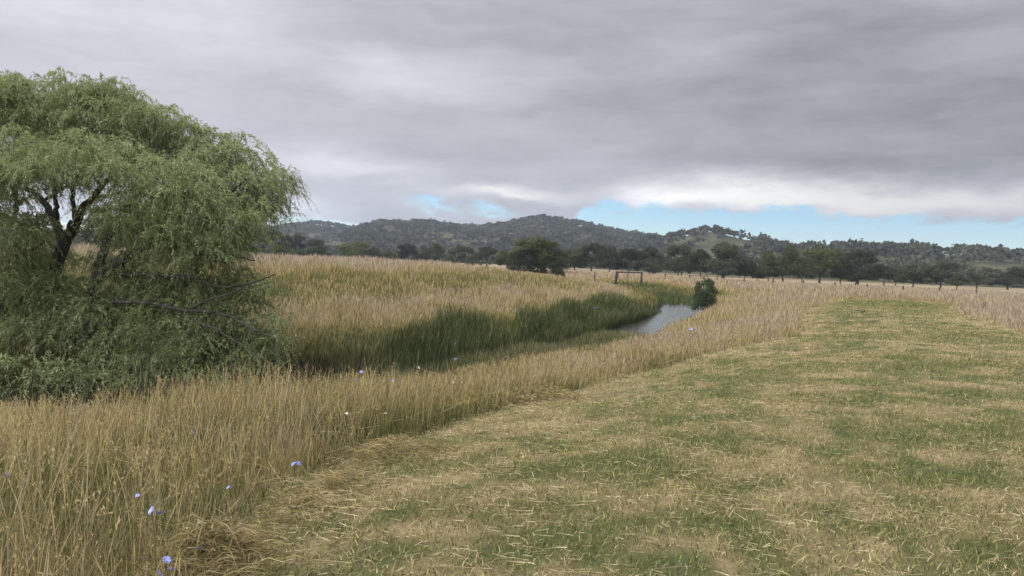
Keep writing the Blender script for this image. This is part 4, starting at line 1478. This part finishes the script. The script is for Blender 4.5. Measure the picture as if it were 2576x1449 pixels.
G_CH = 'blue chicory flowers in the long grass'
CHIC = [
    (382, 1285, 3.1, 1.15, 1, 'large pale blue chicory flower head deep in the long grass at the bottom left'),
    (418, 1410, 2.9, 1.15, 1, 'double blue chicory bloom left of the hay heap at the bottom edge'),
    (400, 1445, 2.7, 1.0, 0, 'blue chicory flower cut by the bottom edge of the picture'),
    (500, 1380, 3.3, 1.0, 0, 'blue chicory flower seen edge on in front of the hay heap'),
    (576, 1227, 4.4, 1.0, 0, 'blue chicory flower above the hay heap at the grass edge'),
    (740, 1168, 5.2, 1.3, 1, 'blue chicory flower at the border of the mown strip, rightmost of the near ones'),
    (346, 1247, 3.6, .7, 0, 'small faded chicory flower just above the largest blue bloom'),
    (16, 1196, 3.4, .85, 0, 'lilac chicory flower on a stem at the left edge'),
    (131, 1134, 4.6, .9, 0, 'small dull blue chicory flower left in the straw stems below the willow'),
    (484, 1088, 5.6, .9, 0, 'pale lilac chicory flower among tall straw stems below the willow tips'),
    (503, 1021, 7.5, 1.2, 0, 'lilac chicory flower at the top of the grass where the willow meets the water'),
    (896, 955, 10.0, 1.5, 0, 'sky blue chicory flower against the dark creek bank, lower of a pair'),
    (909, 936, 10.2, 1.5, 0, 'lilac chicory flower against the dark creek bank, upper of a pair'),
    (988, 957, 10.0, 1.4, 1, 'pale blue chicory flower on the grass tops right of the pair by the creek'),
    (1146, 904, 11.5, 1.6, 0, 'blue chicory flower on the grass tops below the first reed clump'),
    (1146, 864, 12.5, 1.5, 0, 'lilac chicory flower seen against the first dark reed clump'),
    (1740, 828, 19.0, 2.2, 2, 'lilac flowering stalk leaning from the dry grass near the creek bend'),
    (1495, 775, 15.5, 1.7, 1, 'tall pale flowering stalk standing up against the long reed bed'),
]
for (a_, b_, d_, sc, ex, lb) in CHIC:
    flower_plant('chicory', HEADS, a_, b_, d_, lb, 'wildflower', G_CH, sc, ex)
G_DA = 'small white daisies in the long grass'
for (a_, b_, d_, sc, lb) in [
        (502, 1316, 3.6, 1.2, 'white daisy on the top of the hay heap'),
        (246, 1031, 7.0, 1.8, 'white flower at the grass tops under the left part of the willow'),
        (872, 1040, 7.6, 1.6, 'white daisy near the dark hollow at the mown edge, leftmost of its row'),
        (935, 1013, 8.3, 1.6, 'white daisy near the mown edge, uppermost of its row'),
        (948, 1030, 8.2, 1.5, 'white daisy near the mown edge, just below the uppermost one'),
        (970, 1040, 8.0, 1.6, 'white daisy near the mown edge, rightmost of its row'),
        (1053, 925, 10.8, 2.6, 'flat white flower head on the grass tops left of the first reed clump'),
        (1140, 962, 9.6, 1.8, 'white daisy in brown grass below the first reed clump')]:
    flower_plant('daisy', WHEADS, a_, b_, d_, lb, 'wildflower', G_DA, sc, 0)

# ------------------------------------------------------------------ dark clods near the far end of the mown strip
m, q = new_mat('clod_earth')
g = q.n('ShaderNodeTexCoord')
p = q.n('ShaderNodeBsdfDiffuse')
q.put(p.inputs[0], q.mix(q.noise(g.outputs['Object'], 18.0), (.030, .024, .018), (.075, .060, .045)))
o = q.n('ShaderNodeOutputMaterial')
q.t.links.new(p.outputs[0], o.inputs[0])
for k, (px, py, rr_, lb) in enumerate([(2159, 781, .09, 'small dark clod on the far mown strip, upper and flatter of two'), (2173, 786, .11, 'dark clod on the far mown strip, lower and lumpier of two')]):
    cx_, cy_ = at_z(px, py, .03)
    z0 = gz(cx_, cy_)
    V, F = [], []
    for i in range(7):
        ph = math.pi / 2 * i / 6
        for j in range(14):
            a = 2 * math.pi * j / 14
            w_ = 1 + .28 * math.sin(3 * a + k + i) + .14 * math.sin(7 * a + 2 * i)
            V.append((rr_ * math.cos(ph) * w_ * math.cos(a) * 1.3, rr_ * math.cos(ph) * w_ * math.sin(a), -.02 + rr_ * .62 * math.sin(ph) * (1 + .15 * math.sin(5 * a + i))))
    F = [(i * 14 + j, i * 14 + (j + 1) % 14, (i + 1) * 14 + (j + 1) % 14, (i + 1) * 14 + j) for i in range(6) for j in range(14)]
    o_ = link('earth_clod', mesh('earth_clod', np.array(V), [np.array(F)], None, True), m)
    o_.location = (cx_, cy_, z0 + .01)
    tag(o_, lb, 'clod', 'dark clods on the mown strip')

# ------------------------------------------------------------------ fence posts
POSTS = [(1446, 972), (1510, 977), (1572, 981), (1638, 985), (1704, 990), (1772, 993), (1841, 996), (1916, 1000), (2149, 1016), (2231, 1020), (2317, 1024), (2496, 1034), (2587, 1038), (2689, 1042),
         (2791, 1048), (2899, 1055), (3013, 1062), (3130, 1068), (3252, 1078), (3387, 1084), (3524, 1092), (3662, 1100)]


def post_mesh(name, h, r, seed):
    r0 = np.random.default_rng(seed)
    ns = 8
    zs = np.array([-.1, h * .3, h * .7, h - .02, h])
    V = []
    for k_, z in enumerate(zs):
        rr_ = r * (1 - .12 * k_ / 4) * (1 if k_ < 4 else .75)
        for j in range(ns):
            a = 2 * math.pi * j / ns
            q_ = rr_ * (1 + .10 * math.sin(3 * a + seed))
            V.append((q_ * math.cos(a) + .02 * k_ * r0.uniform(-.3, .3), q_ * math.sin(a), z + (.02 * math.cos(a + seed) if k_ == 4 else 0)))
    F = [(k_ * ns + j, k_ * ns + (j + 1) % ns, (k_ + 1) * ns + (j + 1) % ns, (k_ + 1) * ns + j) for k_ in range(4) for j in range(ns)]
    me_ = mesh(name, np.array(V), [np.array(F), np.array([[4 * ns + j for j in range(ns)]])])
    me_.materials.append(M_POST)
    return me_


PM = [post_mesh('fence_post', 1.0, .085, s_) for s_ in range(4)]
s_ = 2576 / 3840
for j, (px, py) in enumerate(POSTS):
    d_ = float(FENCE_D(px))
    P = at_d(px * s_, (py - 5) * s_, d_)
    z0 = gz(P[0], P[1])
    h_ = min(1.5, max(1.0, P[2] - z0))
    o_ = link('fence_post', PM[j % 4])
    o_.location = (P[0], P[1], z0)
    o_.scale = (1.2, 1.2, h_)
    o_.rotation_euler = (random.uniform(-.04, .04), random.uniform(-.04, .04), random.uniform(0, 6))
    if j < 8:
        lb = 'weathered fence post on the left side of the creek, %s counted from the willow' % ORD[j]
    elif j < 11:
        lb = 'weathered post between the biggest tree and the gate frame, %s of three from left' % ORD[j - 8]
    else:
        lb = 'weathered fence post in the dry field right of the gate frame, %s from the gate' % ORD[j - 11]
    tag(o_, lb, 'fence post', 'fence posts across the paddock')

# strainer frame by the creek
d_ = 96.0
groot = None
pl_, pr_ = at_d(1551, 684, d_), at_d(1614, 686, d_)
z0 = min(gz(pl_[0], pl_[1]), gz(pr_[0], pr_[1]))
groot = empty('strainer_frame', (pl_[0], pl_[1], z0))
tag(groot, 'weathered timber frame of two posts and a top rail in the creek hollow', 'fence frame')
G0 = np.array([pl_[0], pl_[1], z0])
for pp in (pl_, pr_):
    o_ = link('post', mesh_with(PM[1], M_POST), None, groot)
    o_.location = (pp[0] - G0[0], pp[1] - G0[1], 0)
    o_.scale = (1.5, 1.5, pp[2] - z0 + .05)
a_, b_ = pl_ - G0, pr_ - G0
v_, f_ = tube([a_ + (b_ - a_) * t for t in (-.04, .3, .7, 1.04)], [.11, .10, .10, .105], 8)
link('rail', mesh('rail', v_, [f_], None, True), M_POST, groot)
v_, f_ = tube([np.array([b_[0] * .45, b_[1] * .45, -.05]), a_ * .55 + b_ * .45 - np.array([0, 0, .08])], [.04, .035], 6)
link('dropper', mesh('dropper', v_, [f_], None, True), M_POST, groot)
P = at_d(1549, 692, 86.0)
z0 = gz(P[0], P[1])
o_ = link('fence_post', PM[2])
o_.location = (P[0], P[1], z0)
o_.scale = (1.3, 1.3, P[2] - z0)
tag(o_, 'tall thin dark post standing in the hollow in front of the timber frame', 'fence post', 'fence posts across the paddock')

# ------------------------------------------------------------------ air between here and the hills
hb = []
for x in (-2600, 2600):
    for y in (-320, 2500):
        for z in (-8, 150):
            hb.append((x, y, z))
hf = np.array([(0, 1, 3, 2), (4, 6, 7, 5), (0, 4, 5, 1), (2, 3, 7, 6), (0, 2, 6, 4), (1, 5, 7, 3)])
m, q = new_mat('haze_air')
pv = q.n('ShaderNodeVolumePrincipled')
pv.inputs['Color'].default_value = (.70, .80, .98, 1)
pv.inputs['Density'].default_value = .000165
pv.inputs['Anisotropy'].default_value = .2
o = q.n('ShaderNodeOutputMaterial')
q.t.links.new(pv.outputs[0], o.inputs['Volume'])
tag(link('haze', mesh('haze', np.array(hb, float), [hf]), m), 'thin pale haze that greys the distant hills', kind='stuff')
